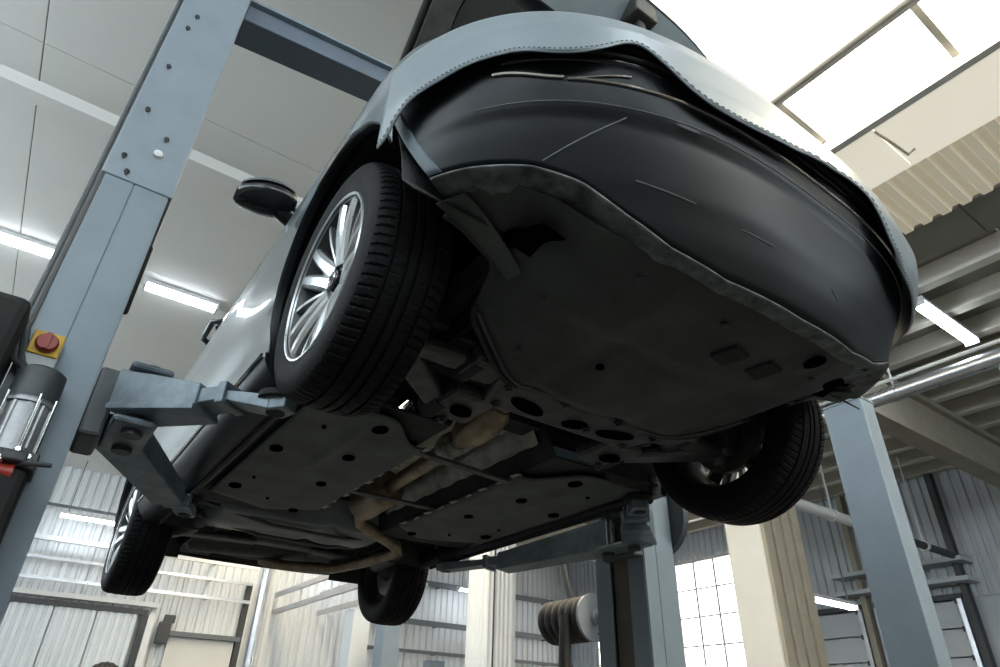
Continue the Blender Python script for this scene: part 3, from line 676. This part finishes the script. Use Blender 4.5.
for s in (-1, 1):
    colsA = lin(-.70, -AR, 8); 
    fr = side('front_fender', s, colsA, lambda x: (SILL, belt(x)))
    colsB = [-AR*math.cos(PI*k/40) for k in range(41)]; colsB = [c for c in colsB if c < .372] + [.374]
    side('front_fender', s, colsB, lambda x: (ARC+math.sqrt(max(0, AR*AR-x*x)), belt(x)))
    side('front_fender', s, lin(.376, .52, 10), lambda x: (min(belt(x)-.02, .245+(x-.376)*1.75), belt(x)))
    d1 = side('front_door', s, lin(-.703, -1.66, 30), lambda x: (SILL, belt(x)-.005))
    d2 = side('rear_door', s, lin(-1.663, WB+AR+.01, 24), lambda x: (SILL, belt(x)-.005))
    side('rear_quarter_panel', s, [WB-AR*math.cos(PI*k/40) for k in range(41)], lambda x: (ARC+math.sqrt(max(0, AR*AR-(x-WB)**2)), belt(x)))
    side('rear_quarter_panel', s, lin(WB-AR, -3.45, 10), lambda x: (SILL-.02, belt(x)))
    for dd, xh in ((d1, -1.50), (d2, -2.24)):
        bm = new(); yy = half_w(xh, .50); tube(bm, [(xh-.02, s*(yy+.0), .50), (xh, s*(yy+.03), .503), (xh+.18, s*(yy+.03), .505), (xh+.20, s*yy, .505)], .013, 8); obj('door_handle', bm, 'paint', dd, smooth=50)
    # arch lips
    for cx in (0, WB):
        bm = new(); P = [p for p in arch_path(cx, 48, AR) if not (cx == 0 and p.x > .375)]; n = len(P)-1
        def F(u, v, P=P, s=s):
            p = P[int(round(u*n))]; y = half_w(p.x, max(-.13, p.z)); d = (p-Vector((cx, 0, ARC))).normalized()
            return Vector((p.x-d.x*.006*v, s*(y+.002-.035*v), p.z-d.z*.006*v))
        grid(bm, F, n, 3); obj('arch_lip', bm, 'bumper', car, smooth=40, solid=.004)
    # sill: dark plastic cladding rolling under
    bm = new(); PR = [(.893,-.050),(.890,-.075),(.872,-.105),(.845,-.135),(.80,-.148),(.765,-.148),(.755,-.120),(.755,-.06)]
    A = [[bm.verts.new((x, s*y, z)) for y, z in PR] for x in lin(-AR-.005, WB+AR+.02, 12)]
    for i in range(12):
        for j in range(len(PR)-1): bm.faces.new((A[i][j], A[i+1][j], A[i+1][j+1], A[i][j+1]))
    bm.faces.new(A[0]); bm.faces.new(A[-1][::-1])
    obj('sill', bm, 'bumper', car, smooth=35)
    bm = new(); tube(bm, [(x, s*.897, -.052) for x in lin(-.42, -2.34, 6)], .006, 6); obj('sill_trim', bm, 'chrome', car)
    bm = new(); bx(bm, -2.25, -.45, s*.78-.004, s*.78+.004, -.165, -.14); obj('pinch_weld', bm, 'under', car)
    # door mirror
    mr = new()
    def F(u, v, s=s):
        a = u*2*PI; t = v; sc = (math.sin(PI*min(1, max(0.0, t*.96+.02))))**.30
        y = .885 + .20*t
        return Vector((-.56 - .05*t + .085*sc*math.cos(a)*(1.0-.1*t), s*y, .655 - .03*(t-.5)**2 + .058*sc*math.sin(a)*(1-.15*t)))
    grid(mr, F, 28, 16); mo_ = obj('door_mirror', mr, 'gloss', car, smooth=60)
    mr = new()
    def F(u, v, s=s):
        a = (.10+.80*u)*PI; t = .08+.88*v; sc = (math.sin(PI*(t*.96+.02)))**.30*1.05
        return Vector((-.56 - .05*t + .085*sc*math.cos(a), s*(.885+.20*t), .655 + .064*sc*math.sin(a)))
    grid(mr, F, 20, 12); obj('mirror_cap', mr, 'chrome' if False else 'paint', mo_, smooth=60, solid=.003)
    bm = new(); tube(bm, [(-.60, s*.82, .60), (-.58, s*.93, .635)], .04, 10); obj('mirror_stalk', bm, 'gloss', mo_, smooth=50)

# greenhouse
def ring(x):  # roof centre height, roof half width, at x
    zr = lerp([(-3.55,.80),(-3.1,1.0),(-2.6,1.10),(-1.9,1.14),(-1.4,1.11),(-1.15,1.05),(-.5,.66)], x); return zr
for s in (-1, 1):
    for a, b_ in ((-.95, -1.64), (-1.69, -2.42), (-2.47, -3.0)):
        bm = new()
        def F(u, v, a=a, b_=b_, s=s):
            x = a+(b_-a)*u; z0, z1 = belt(x)+.01, min(ring(x)-.05, 1.06); z1 = max(z0+.02, z1)
            t = (z0+(z1-z0)*v - .66)/.45; return Vector((x, s*(.855-.235*t), z0+(z1-z0)*v))
        grid(bm, F, 8, 6); obj('side_window', bm, 'glass', car, smooth=40, solid=.006)
    bm = new(); tube(bm, [(-.50, s*.80, .66), (-.95, s*.72, .93), (-1.25, s*.63, 1.07), (-1.9, s*.60, 1.11), (-2.6, s*.60, 1.08), (-3.1, s*.63, .97), (-3.5, s*.74, .68)], .035, 10); obj('roof_rail', bm, 'paint', car, smooth=60)
    for x in (-1.665, -2.445):
        bm = new(); tube(bm, [(x, s*.855, .66), (x, s*.62, 1.08)], .028, 8); obj('pillar', bm, 'gloss', car, smooth=50)
bm = new(); grid(bm, lambda u, v: (lambda x, y: Vector((x, y, ring(x) - .06*(y/.62)**2)))(-1.2-1.95*u, -.62+1.24*v), 24, 14); obj('roof', bm, 'paint', car, smooth=50, solid=.02)
bm = new(); grid(bm, lambda u, v: (lambda x, t: Vector((x-.10*abs(t)**2, t*(.80-.18*u), ring(x)-.02-.03*t*t)))(-.52-.68*u, (v-.5)*2), 14, 14); obj('windscreen', bm, 'glass', car, smooth=50, solid=.006)
bm = new(); grid(bm, lambda u, v: (lambda x, t: Vector((x+.06*t*t, t*(.60+.14*u), ring(x)-.01-.03*t*t)))(-3.1-.42*u, (v-.5)*2), 10, 12); obj('rear_window', bm, 'glass', car, smooth=50, solid=.006)
# rear bumper and boot
def rear(phi, z, off=0):
    w = lerp(SZ, z)+off; c = max(0, math.cos(phi))**(2/2.6); s = math.copysign(abs(math.sin(phi))**(2/3.2), phi)
    xr = lerp([(-.05,-3.66),(.05,-3.78),(.2,-3.83),(.4,-3.80),(.66,-3.66),(.8,-3.55)], z)-off
    return Vector((REAR-.2+(xr-REAR+.2)*c, w*s, z))
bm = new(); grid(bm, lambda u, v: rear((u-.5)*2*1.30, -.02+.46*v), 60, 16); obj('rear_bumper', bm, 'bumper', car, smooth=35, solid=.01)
bm = new(); grid(bm, lambda u, v: rear((u-.5)*2*1.15, .445+.25*v), 60, 10); obj('boot_lid', bm, 'paint', car, smooth=35, solid=.01)

# bonnet, open
HA = math.radians(45); hx, hz = -.42, .66
def hood_pt(t, y, d):
    # t metres along the panel from the hinge, d outward
    return Vector((hx + t*math.cos(HA) - d*math.sin(HA), y, hz + t*math.sin(HA) + d*math.cos(HA)))
bm = new(); HL = 1.24
def hw(t): return lerp([(0,.74),(.8,.77),(1.1,.70),(1.24,.56)], t)
def hend(q): return HL - .10*abs(q)**3
grid(bm, lambda u, v: (lambda q: (lambda t: hood_pt(t, q*hw(t), .04 - .05*q*q + .01*math.sin(PI*u)))(u*hend(q)))((v-.5)*2), 30, 24)
hood = obj('bonnet', bm, 'paint', car, smooth=40, solid=-.008)
for q0, q1 in ((-.98, -.86), (.86, .98)):
    bm = new(); grid(bm, lambda u, v: (lambda q: (lambda t: hood_pt(t, q*hw(t), -.035))(.03+u*(hend(q)-.08)))(q0+(q1-q0)*v), 20, 3)
    obj('inner_frame', bm, 'steel', hood, solid=.02)
bm = new(); grid(bm, lambda u, v: (lambda q: (lambda t: hood_pt(t, q*hw(t), -.03))(HL-.26+u*(hend(q)-HL+.24)))((v-.5)*1.9), 6, 20); obj('inner_frame', bm, 'cover', hood, solid=.02)
bm = new(); grid(bm, lambda u, v: (lambda q: (lambda t: hood_pt(t, q*hw(t), -.028))(.08+u*(HL-.40)))((v-.5)*1.7), 12, 12); obj('insulation_pad', bm, 'black', hood, solid=.015)
for q in (-.86, -.6, .6, .86):
    bm = new(); lathe(bm, [(-.02, .001), (-.02, .022), (.01, .022), (.01, .001)], 'z', 12, hood_pt(HL-.16, q*.72, -.06)); obj('rubber_stop', bm, 'rubber', hood)
bm = new()
c0 = hood_pt(HL-.10, .0, -.065); bx(bm, c0.x-.05, c0.x+.05, c0.y-.06, c0.y+.06, c0.z-.04, c0.z+.05); bx(bm, c0.x-.02, c0.x+.02, c0.y-.02, c0.y+.02, c0.z-.09, c0.z-.04)
obj('bonnet_latch', bm, 'steel', hood, bevel=.01)
bm = new(); tube(bm, [hood_pt(t, -hw(t)*.995, -.02) for t in lin(.02, 1.1, 10)], .014, 8); obj('edge_seal', bm, 'rubber', hood, smooth=50)
bm = new(); tube(bm, [hood_pt(hend(q)-.01, q*hw(hend(q)), -.02) for q in lin(-.9, .9, 16)], .014, 8); obj('edge_seal', bm, 'rubber', hood, smooth=50)
# engine bay
bm = new(); bx(bm, -.35, .55, -.50, .50, .02, .42); eng = obj('engine', bm, 'under', car, bevel=.05)
bm = new(); bx(bm, -.2, .4, -.28, .24, .42, .50); obj('engine_cover', bm, 'black', eng, bevel=.04)
bm = new(); bx(bm, .52, .60, -.42, .42, .0, .46); obj('radiator', bm, 'black', car, bevel=.01)
bm = new(); bx(bm, -.52, -.42, -.72, .72, .0, .64); obj('bulkhead', bm, 'under', car)
for s in (-1, 1):
    bm = new(); bx(bm, -.42, .42, min(s*.50, s*.55), max(s*.50, s*.55), .0, .10); obj('chassis_rail', bm, 'under', car, bevel=.01)
    bm = new(); bx(bm, -.42, .60, min(s*.50, s*.72), max(s*.50, s*.72), .47, .56); obj('inner_wing', bm, 'under', car, bevel=.02)

# ---- floor pan, panels
bm = new(); PRF = [(-.80,-.095),(-.24,-.10),(-.17,.06),(-.10,.085),(.10,.085),(.17,.06),(.24,-.10),(.80,-.095)]
A = [[bm.verts.new((x, y, z + (.10*sstep(-1.85, -2.3, x) if abs(y) > .2 else .05*sstep(-1.85, -2.3, x)))) for y, z in PRF] for x in lin(-.40, -3.62, 24)]
for i in range(24):
    for j in range(len(PRF)-1): bm.faces.new((A[i][j], A[i+1][j], A[i+1][j+1], A[i][j+1]))
pan = obj('floor_pan', bm, 'under', car, solid=-.01)
for s in (-1, 1):
    def xa(y): return -.42 - .18*sstep(.45, .25, abs(y))
    def xb(y): return lerp([(.2,-1.60),(.42,-1.78),(.70,-1.66)], abs(y))
    bm = new()
    def F(u, v, s=s):
        y = s*(.215+.50*v); x = xa(y)+(xb(y)-xa(y))*u
        z = -.128 + .010*sstep(.03, .0, v) + .012*sstep(.96, 1, u) - .010*math.exp(-((v-.55-.0*u)/.05)**2)*sstep(0, .1, u)*sstep(.62, .35, u)
        return Vector((x, y, z))
    grid(bm, F, 40, 30); fp = obj('floor_panel', bm, 'floorp', car, smooth=45, solid=-.008)
    for x, y, r in ((-.92,.66,.030),(-.84,.41,.028),(-1.20,.37,.026),(-1.46,.65,.032),(-1.66,.32,.026),(-.52,.44,.034),(-1.30,.62,.008),(-.75,.50,.006),(-.62,.60,.01),(-1.55,.48,.009)):
        disc('drain_hole', x, s*y, r, r*.8, -.138, 'hole', fp)
    for k in range(9):
        x = -.62 - .115*k; plate('tunnel_tab', x, s*(.214+.008*(k % 2)), .05, .028, -.126, 'shield', fp, .15*(-1)**k, .003)
    bm = new(); tube(bm, [(-.45, s*.745, -.115), (-1.0, s*.745, -.12), (-1.75, s*.745, -.115)], .009, 6); obj('brake_line', bm, 'steel', car)
# heat shield in tunnel
bm = new(); PRF = [(-.19,-.05),(-.15,.04),(-.08,.068),(.08,.068),(.15,.04),(.19,-.05)]
A = [[bm.verts.new((x, y, z+.004*math.sin(x*40+j))) for j, (y, z) in enumerate(PRF)] for x in lin(-.45, -1.72, 30)]
for i in range(30):
    for j in range(len(PRF)-1): bm.faces.new((A[i][j], A[i+1][j], A[i+1][j+1], A[i][j+1]))
obj('heat_shield', bm, 'shield', car, smooth=40, solid=-.004)
# exhaust
ex = obj('exhaust_pipe', tube(new(), [(-.05,-.10,.02),(-.20,-.12,-.03),(-.30,-.115,-.055),(-.42,-.105,-.06),(-.62,-.08,-.06),(-.95,-.04,-.055),(-1.25,-.02,-.055),(-1.68,.02,-.06),(-1.78,.08,-.10),(-2.0,.40,-.125),(-2.10,.47,-.13),(-2.25,.475,-.13),(-2.5,.45,-.13),(-2.85,.38,-.125),(-3.1,.16,-.10),(-3.3,.05,-.05)], [.033]*16, 14), 'exh', car, smooth=50)
def can(name, pts, r, m='exh', par=None):
    return obj(name, tube(new(), pts, r, 18), m, par or car, smooth=40)
can('catalytic_converter', [(-.26,-.12,-.05),(-.30,-.118,-.056),(-.36,-.112,-.06),(-.47,-.10,-.06),(-.53,-.095,-.06),(-.56,-.09,-.06)], [.036,.058,.068,.068,.055,.036], par=ex)
can('flex_joint', [(-.60,-.083,-.06),(-.62,-.08,-.06),(-.66,-.077,-.06),(-.70,-.073,-.06),(-.72,-.07,-.06)], [.037,.048,.052,.048,.037], 'shield', par=ex)
can('middle_silencer', [(-1.28,-.02,-.055),(-1.31,-.018,-.055),(-1.60,.01,-.052),(-1.64,.012,-.05)], [.04,.085,.085,.04], par=ex)
can('rear_silencer', [(-3.12,.30,.04),(-3.14,.28,.04),(-3.34,-.42,.04),(-3.36,-.45,.04)], [.05,.09,.09,.05], 'steel', par=ex)
bm = new(); hexa(bm, [(-.66,-.24,-.135),(-.625,-.24,-.135),(-.68,.24,-.135),(-.715,.24,-.135),(-.66,-.24,-.122),(-.625,-.24,-.122),(-.68,.24,-.122),(-.715,.24,-.122)]); obj('tunnel_brace', bm, 'steel', car, bevel=.003)
bm = new(); bx(bm, -1.30, -1.26, -.22, .22, -.118, -.106); obj('tunnel_brace', bm, 'steel', car, bevel=.003)
# front subframe and suspension
bm = new()
hexa(bm, [(.06,-.36,-.150),(.06,.36,-.150),(-.12,.30,-.150),(-.12,-.30,-.150),(.06,-.36,-.09),(.06,.36,-.09),(-.12,.30,-.09),(-.12,-.30,-.09)])
bx(bm, -.30, -.10, -.40, -.24, -.145, -.09); bx(bm, -.30, -.10, .24, .40, -.145, -.09); bx(bm, -.02, .10, -.46, -.34, -.145, -.08); bx(bm, -.02, .10, .34, .46, -.145, -.08)
sf = obj('front_subframe', bm, 'steel', car, bevel=.018)
for x, y, a, b_ in ((-.04,-.18,.075,.030),(-.05,.02,.045,.03),(-.03,.18,.07,.03),(-.2,-.32,.04,.03),(-.2,.32,.04,.03)): disc('lightening_hole', x, y, b_, a, -.151, 'hole', sf, .3 if y < 0 else -.3, .004)
for x, y in ((.03,-.30),(-.08,-.27),(-.28,-.34),(.03,.30),(-.08,.27),(-.28,.34),(-.05,.07),(.05,-.1),(.05,.12)):
    b = new(); lathe(b, [(-.148, .018), (-.156, .018), (-.156, .011), (-.165, .011), (-.165, .001)], 'z', 6, (x, y, 0)); obj('bolt', b, 'steel', sf)
for s in (-1, 1):
    bm = new()
    hexa(bm, [(-.02,s*.40,-.13),(.06,s*.40,-.13),(.03,s*.70,-.12),(-.03,s*.70,-.12),(-.02,s*.40,-.09),(.06,s*.40,-.09),(.03,s*.70,-.085),(-.03,s*.70,-.085)])
    hexa(bm, [(-.30,s*.38,-.13),(-.22,s*.36,-.13),(.03,s*.62,-.125),(-.03,s*.70,-.125),(-.30,s*.38,-.09),(-.22,s*.36,-.09),(.03,s*.62,-.085),(-.03,s*.70,-.085)])
    ca = obj('control_arm', bm, 'steel', car, bevel=.012)
    for x, y, z in ((.02,.43,-.11),(-.26,.38,-.11)):
        obj('bushing', lathe(new(), [(-.05,.001),(-.05,.038),(.05,.038),(.05,.001)], 'x', 16, (x, s*y, z)), 'rubber', ca, smooth=40)
    obj('ball_joint', lathe(new(), [(-.15,.001),(-.15,.022),(-.12,.03),(-.08,.03),(-.05,.018),(-.05,.001)], 'z', 16, (0, s*.69, 0)), 'steel', ca, smooth=50)
    obj('drive_shaft', tube(new(), [(-.02,s*.22,-.01),(-.02,s*.30,-.01),(-.02,s*.31,-.01),(-.01,s*.56,.0),(-.01,s*.57,.0),(0,s*.66,.0)], [.05,.048,.016,.016,.045,.04], 14), 'steel', car, smooth=40)
    obj('tie_rod', tube(new(), [(-.16,s*.30,-.03),(-.14,s*.50,-.035),(-.12,s*.68,-.04)], [.022,.012,.012], 10), 'steel', car, smooth=40)
    kn = new(); hexa(kn, [(-.06,s*.66,-.12),(.06,s*.66,-.12),(.06,s*.72,-.12),(-.06,s*.72,-.12),(-.06,s*.64,.13),(.06,s*.64,.13),(.06,s*.72,.13),(-.06,s*.72,.13)]); obj('steering_knuckle', kn, 'steel', car, bevel=.02)
    obj('strut', tube(new(), [(-.02,s*.65,.10),(-.03,s*.62,.24),(-.03,s*.62,.25),(-.05,s*.58,.45)], [.03,.03,.055,.055], 14), 'black', car, smooth=40)
    # rear suspension
    obj('trailing_arm', tube(new(), [(-2.25,s*.56,-.06),(-2.45,s*.60,-.10),(WB,s*.66,-.07)], [.05,.045,.05], 12), 'steel', car, smooth=40)
    sp = new(); tube(sp, [(WB+.10+.055*math.cos(i*.7), s*.52+.055*math.sin(i*.7), -.06+.20*i/50) for i in range(51)], .008, 6); obj('coil_spring', sp, 'steel', car, smooth=50)
    obj('rear_control_arm', obox(new(), (WB+.08, s*.18), (WB+.06, s*.68), .09, .09, (-.085,-.06), (-.10,-.07)), 'steel', car, bevel=.01)
    obj('damper', tube(new(), [(WB-.10,s*.60,-.06),(WB-.13,s*.56,.15),(WB-.14,s*.55,.36)], [.026,.026,.018], 12), 'black', car, smooth=40)
bm = new(); bx(bm, WB-.06, WB+.06, -.42, .42, -.06, .04); bx(bm, WB-.18, WB+.2, -.44, -.34, -.05, .03); bx(bm, WB-.18, WB+.2, .34, .44, -.05, .03); obj('rear_subframe', bm, 'steel', car, bevel=.02)
# fuel tank
bm = new()
def F(u, v):
    x = -1.82-.58*u; y = -.66+1.04*v; e = (sstep(0,.16,u)*sstep(1,.84,u)*sstep(0,.10,v)*sstep(1,.90,v))
    return Vector((x + .06*(v-.5), y, .01 - .135*e + .018*math.exp(-((v-.62)/.04)**2)*e + .008*math.sin(u*9)*e))
grid(bm, F, 28, 36); obj('fuel_tank', bm, 'tank', car, smooth=60, solid=-.01)
for x in (-1.98, -2.22):
    bm = new(); tube(bm, [(x, -.66, -.09), (x-.02, -.3, -.137), (x-.03, .1, -.137), (x-.04, .36, -.09)], .010, 6); obj('tank_strap', bm, 'steel', car)
bm = new(); grid(bm, lambda u, v: Vector((-3.02-.60*u, -.62+1.24*v, .02-.06*math.sin(PI*u)*math.sin(PI*v))), 12, 16); obj('rear_floor_cover', bm, 'under', car, smooth=50, solid=-.01)

# ---- wheels: wheel (rim) > tyre, spokes, cap, bolts ; outer face towards -y
R0 = .334
def tyre_mesh():
    bm = new(); NS = 84*8
    half = [(-.098,.222),(-.104,.236),(-.1105,.262),(-.112,.282),(-.1085,.302),(-.101,.317),(-.094,.3235),(-.088,.3262),(-.080,.3285)]
    ys = [-.072,-.062,-.0555,-.0545,-.0475,-.0465,-.036,-.024,-.0175,-.0165,-.0095,-.0085,-.004]
    prof = half + [(y, R0-.0040*(y/.08)**2) for y in ys] + [(-y, R0-.0040*(y/.08)**2) for y in reversed(ys)] + [(-y, r) for y, r in reversed(half)]
    deep = lambda y: .0075 if (.0475 <= abs(y) <= .0545 or .0095 <= abs(y) <= .0165) else 0.0
    rings = []
    for k in range(NS):
        a = 2*PI*k/NS; ring_ = []
        for y, r in prof:
            ay = abs(y); rr = r - deep(y)
            ph = (k + int(max(0, ay-.056)*60)) % 8
            if ay > .056 and r > .320 and ph in (0, 1): rr -= .0045
            elif .017 < ay < .047 and (k*1 + int((ay-.017)*500)) % 16 in (0,) : rr -= .003
            ring_.append(bm.verts.new((rr*math.cos(a), y, rr*math.sin(a))))
        rings.append(ring_)
    n = len(prof)
    for k in range(NS):
        for j in range(n-1): bm.faces.new((rings[k][j], rings[(k+1)%NS][j], rings[(k+1)%NS][j+1], rings[k][j+1]))
    return bm
def make_wheel():
    rim = obj('wheel', lathe(new(), [(-.100,.238),(-.106,.234),(-.104,.226),(-.094,.221),(-.080,.214),(-.045,.203),(.03,.200),(.075,.208),(.092,.222),(.100,.238),(.094,.240),(.085,.226),(.03,.206),(-.045,.209),(-.08,.220),(-.094,.240)], 'y', 72, closed=True), 'barrel', car, smooth=40)
    obj('rim_lip', lathe(new(), [(-.100,.2385),(-.108,.235),(-.1075,.229),(-.098,.2225),(-.092,.222),(-.095,.230)], 'y', 72, closed=True), 'alloy', rim, smooth=40)
    obj('tyre', tyre_mesh(), 'tyre', rim, smooth=28)
    obj('hub_centre', lathe(new(), [(-.055,.001),(-.055,.02),(-.062,.06),(-.060,.072),(-.03,.078),(-.02,.06),(-.02,.001)], 'y', 40), 'alloy', rim, smooth=35)
    obj('centre_cap', lathe(new(), [(-.078,.001),(-.078,.022),(-.074,.029),(-.060,.031)], 'y', 32), 'gloss', rim, smooth=40)
    obj('cap_ring', lathe(new(), [(-.0785,.020),(-.080,.022),(-.0785,.024)], 'y', 32), 'chrome', rim, smooth=40)
    # split double spokes
    for g in range(5):
        for sgn in (-1, 1):
            bm = new(); a0 = 2*PI*g/5 + PI/2; secs = []
            for i in range(9):
                t = i/8; r = .045 + .186*t; off = sgn*(.016 + .030*t**1.2); w = .0215 - .0015*t + .004*(1-t)**3
                yf = -.070 - .016*math.sin(PI*t*.7) - .016*t; th = .045-.016*t
                ring_ = []
                for (dw, dy) in ((-w, th), (-w, .008), (-w*.55, 0), (w*.55, 0), (w, .008), (w, th)):
                    lx, lz = r, off + dw
                    ring_.append(bm.verts.new((lx*math.cos(a0)-lz*math.sin(a0), yf+dy, lx*math.sin(a0)+lz*math.cos(a0))))
                secs.append(ring_)
            for i in range(8):
                for j in range(6): bm.faces.new((secs[i][j], secs[i][(j+1)%6], secs[i+1][(j+1)%6], secs[i+1][j]))
            bm.faces.new(secs[0]); bm.faces.new(secs[-1][::-1])
            obj('spoke', bm, 'alloy', rim, smooth=30)
        bm = new(); a0 = 2*PI*g/5 + PI/2; P = []
        for r, w in ((.07,.010),(.20,.028)): P += [(r, -w), (r, w)]
        q = [P[0], P[2], P[3], P[1]]
        pts = []
        for yy in (-.050, -.042): pts += [(x*math.cos(a0)-z*math.sin(a0), yy, x*math.sin(a0)+z*math.cos(a0)) for x, z in q]
        hexa(bm, pts); obj('spoke_web', bm, 'barrel', rim)
        a1 = a0 + PI/5
        obj('lug_bolt', lathe(new(), [(-.068,.001),(-.068,.009),(-.050,.010),(-.050,.001)], 'y', 6, (.055*math.cos(a1), 0, .055*math.sin(a1))), 'steel', rim)
        # slim single spoke between the pairs
        bm = new(); secs = []
        for i in range(7):
            t = i/6; r = .05+.181*t; w = .0075+.004*t; yf = -.062-.014*math.sin(PI*t*.7)-.020*t; ring_ = []
            for dw, dy in ((-w, .03), (-w*.5, 0), (w*.5, 0), (w, .03)):
                ring_.append(bm.verts.new((r*math.cos(a1)-dw*math.sin(a1), yf+dy, r*math.sin(a1)+dw*math.cos(a1))))
            secs.append(ring_)
        for i in range(6):
            for j in range(4): bm.faces.new((secs[i][j], secs[i][(j+1)%4], secs[i+1][(j+1)%4], secs[i+1][j]))
        bm.faces.new(secs[0]); bm.faces.new(secs[-1][::-1]); obj('spoke', bm, 'alloy', rim, smooth=30)
    return rim
def make_brake():
    d = obj('brake_disc', lathe(new(), [(.012,.05),(.012,.155),(.036,.155),(.036,.07),(.0,.07),(-.03,.072),(-.03,.001)], 'y', 48), 'disc', car, smooth=35)
    bm = new()
    for i in range(1): prism(bm, [(-.165*math.cos(a), .165*math.sin(a)) for a in [(-.55+.11*i) for i in range(11)]] + [(-.095*math.cos(a), .095*math.sin(a)) for a in [(.55-.11*i) for i in range(11)]], 'y', -.012, .062)
    obj('caliper', bm, 'steel', d, bevel=.006)
    obj('hub_carrier', lathe(new(), [(.02,.001),(.02,.065),(.06,.06),(.09,.04),(.09,.001)], 'y', 24), 'steel', d, smooth=40)
    return d
w0 = make_wheel(); b0 = make_brake()
STEER = math.radians(0.0)
for i, (x, s, dz, rot) in enumerate(((0, -1, 0, .35), (0, 1, 0, 1.1), (WB, -1, -.10, .9), (WB, 1, -.10, .2))):
    w = w0 if i == 0 else copy_tree(w0, car); b = b0 if i == 0 else copy_tree(b0, car)
    for o, yy in ((w, .785), (b, .785)):
        o.location = (x, s*yy, dz); o.rotation_mode = 'ZYX' if False else 'XYZ'
        o.rotation_euler = (0, rot if o is w else 0, PI if s > 0 else 0)

# ================================================================== PROTECTIVE COVER
HEM = [(-1.42,.115),(-1.38,.12),(-1.33,.16),(-1.27,.18),(-1.15,.19),(-1.04,.205),(-.95,.208),(-.87,.208),(-.80,.195),(-.74,.188),(-.66,.192),(-.60,.21),(-.54,.243),(-.49,.258),(-.45,.24),(-.41,.205),(-.34,.162),(-.26,.15),(-.17,.15),(-.05,.165),(.0,.195),(.05,.22),(.10,.20),(.17,.14),(.26,.10),(.38,.07),(.5,.06),(.7,.09),(.9,.12),(1.15,.10),(1.32,.12)]
def hemz(p):
    return sum(lerp(HEM, p+d) for d in (-.03, -.015, 0, .015, .03))/5 if p > -1.36 else lerp(HEM, p)
def flare(p):
    return .004*math.sin(p*9+1) + .018*math.exp(-((p-.42)/.16)**2)
bm = new()
def coverF(u, v):
    p = -1.42 + 2.74*u; h = hemz(p)
    if v < .62:
        t = v/.62; z = h + (.37-h)*t; o = .022 + (1-t)*(.012+flare(p))
        q = bump(p, z, o); return q
    t = (v-.62)/.38; q0 = bump(p, .37, .022); q1 = Vector((q0.x*.40+.10, q0.y*.84, .60))
    r = q0.lerp(q1, t); r.z = .37 + .20*math.sin(t*PI/2); return r
grid(bm, coverF, 160, 40)
cov = obj('fender_cover', bm, 'cover', None, smooth=60, solid=-.003, loc=(0, 0, AXZ)); tag(cov, 'grey-blue vinyl protective cover draped over the front of the car', 'cover')
bm = new(); N = 240
tube(bm, [coverF(i/N, .0)+Vector((.0, 0, .0)) for i in range(N+1)], .0028, 6)
o = obj('hem', bm, 'cover', cov, smooth=50)
bm = new()
for i in range(0, 170):
    a = coverF(i/170, .022); b_ = coverF((i+.5)/170, .022); n = Vector((a.x-.2, a.y, 0)).normalized()*.0035; tube(bm, [a+n, b_+n], .0012, 4)
o = obj('stitching', bm, 'dark', cov); o['kind'] = 'stuff'
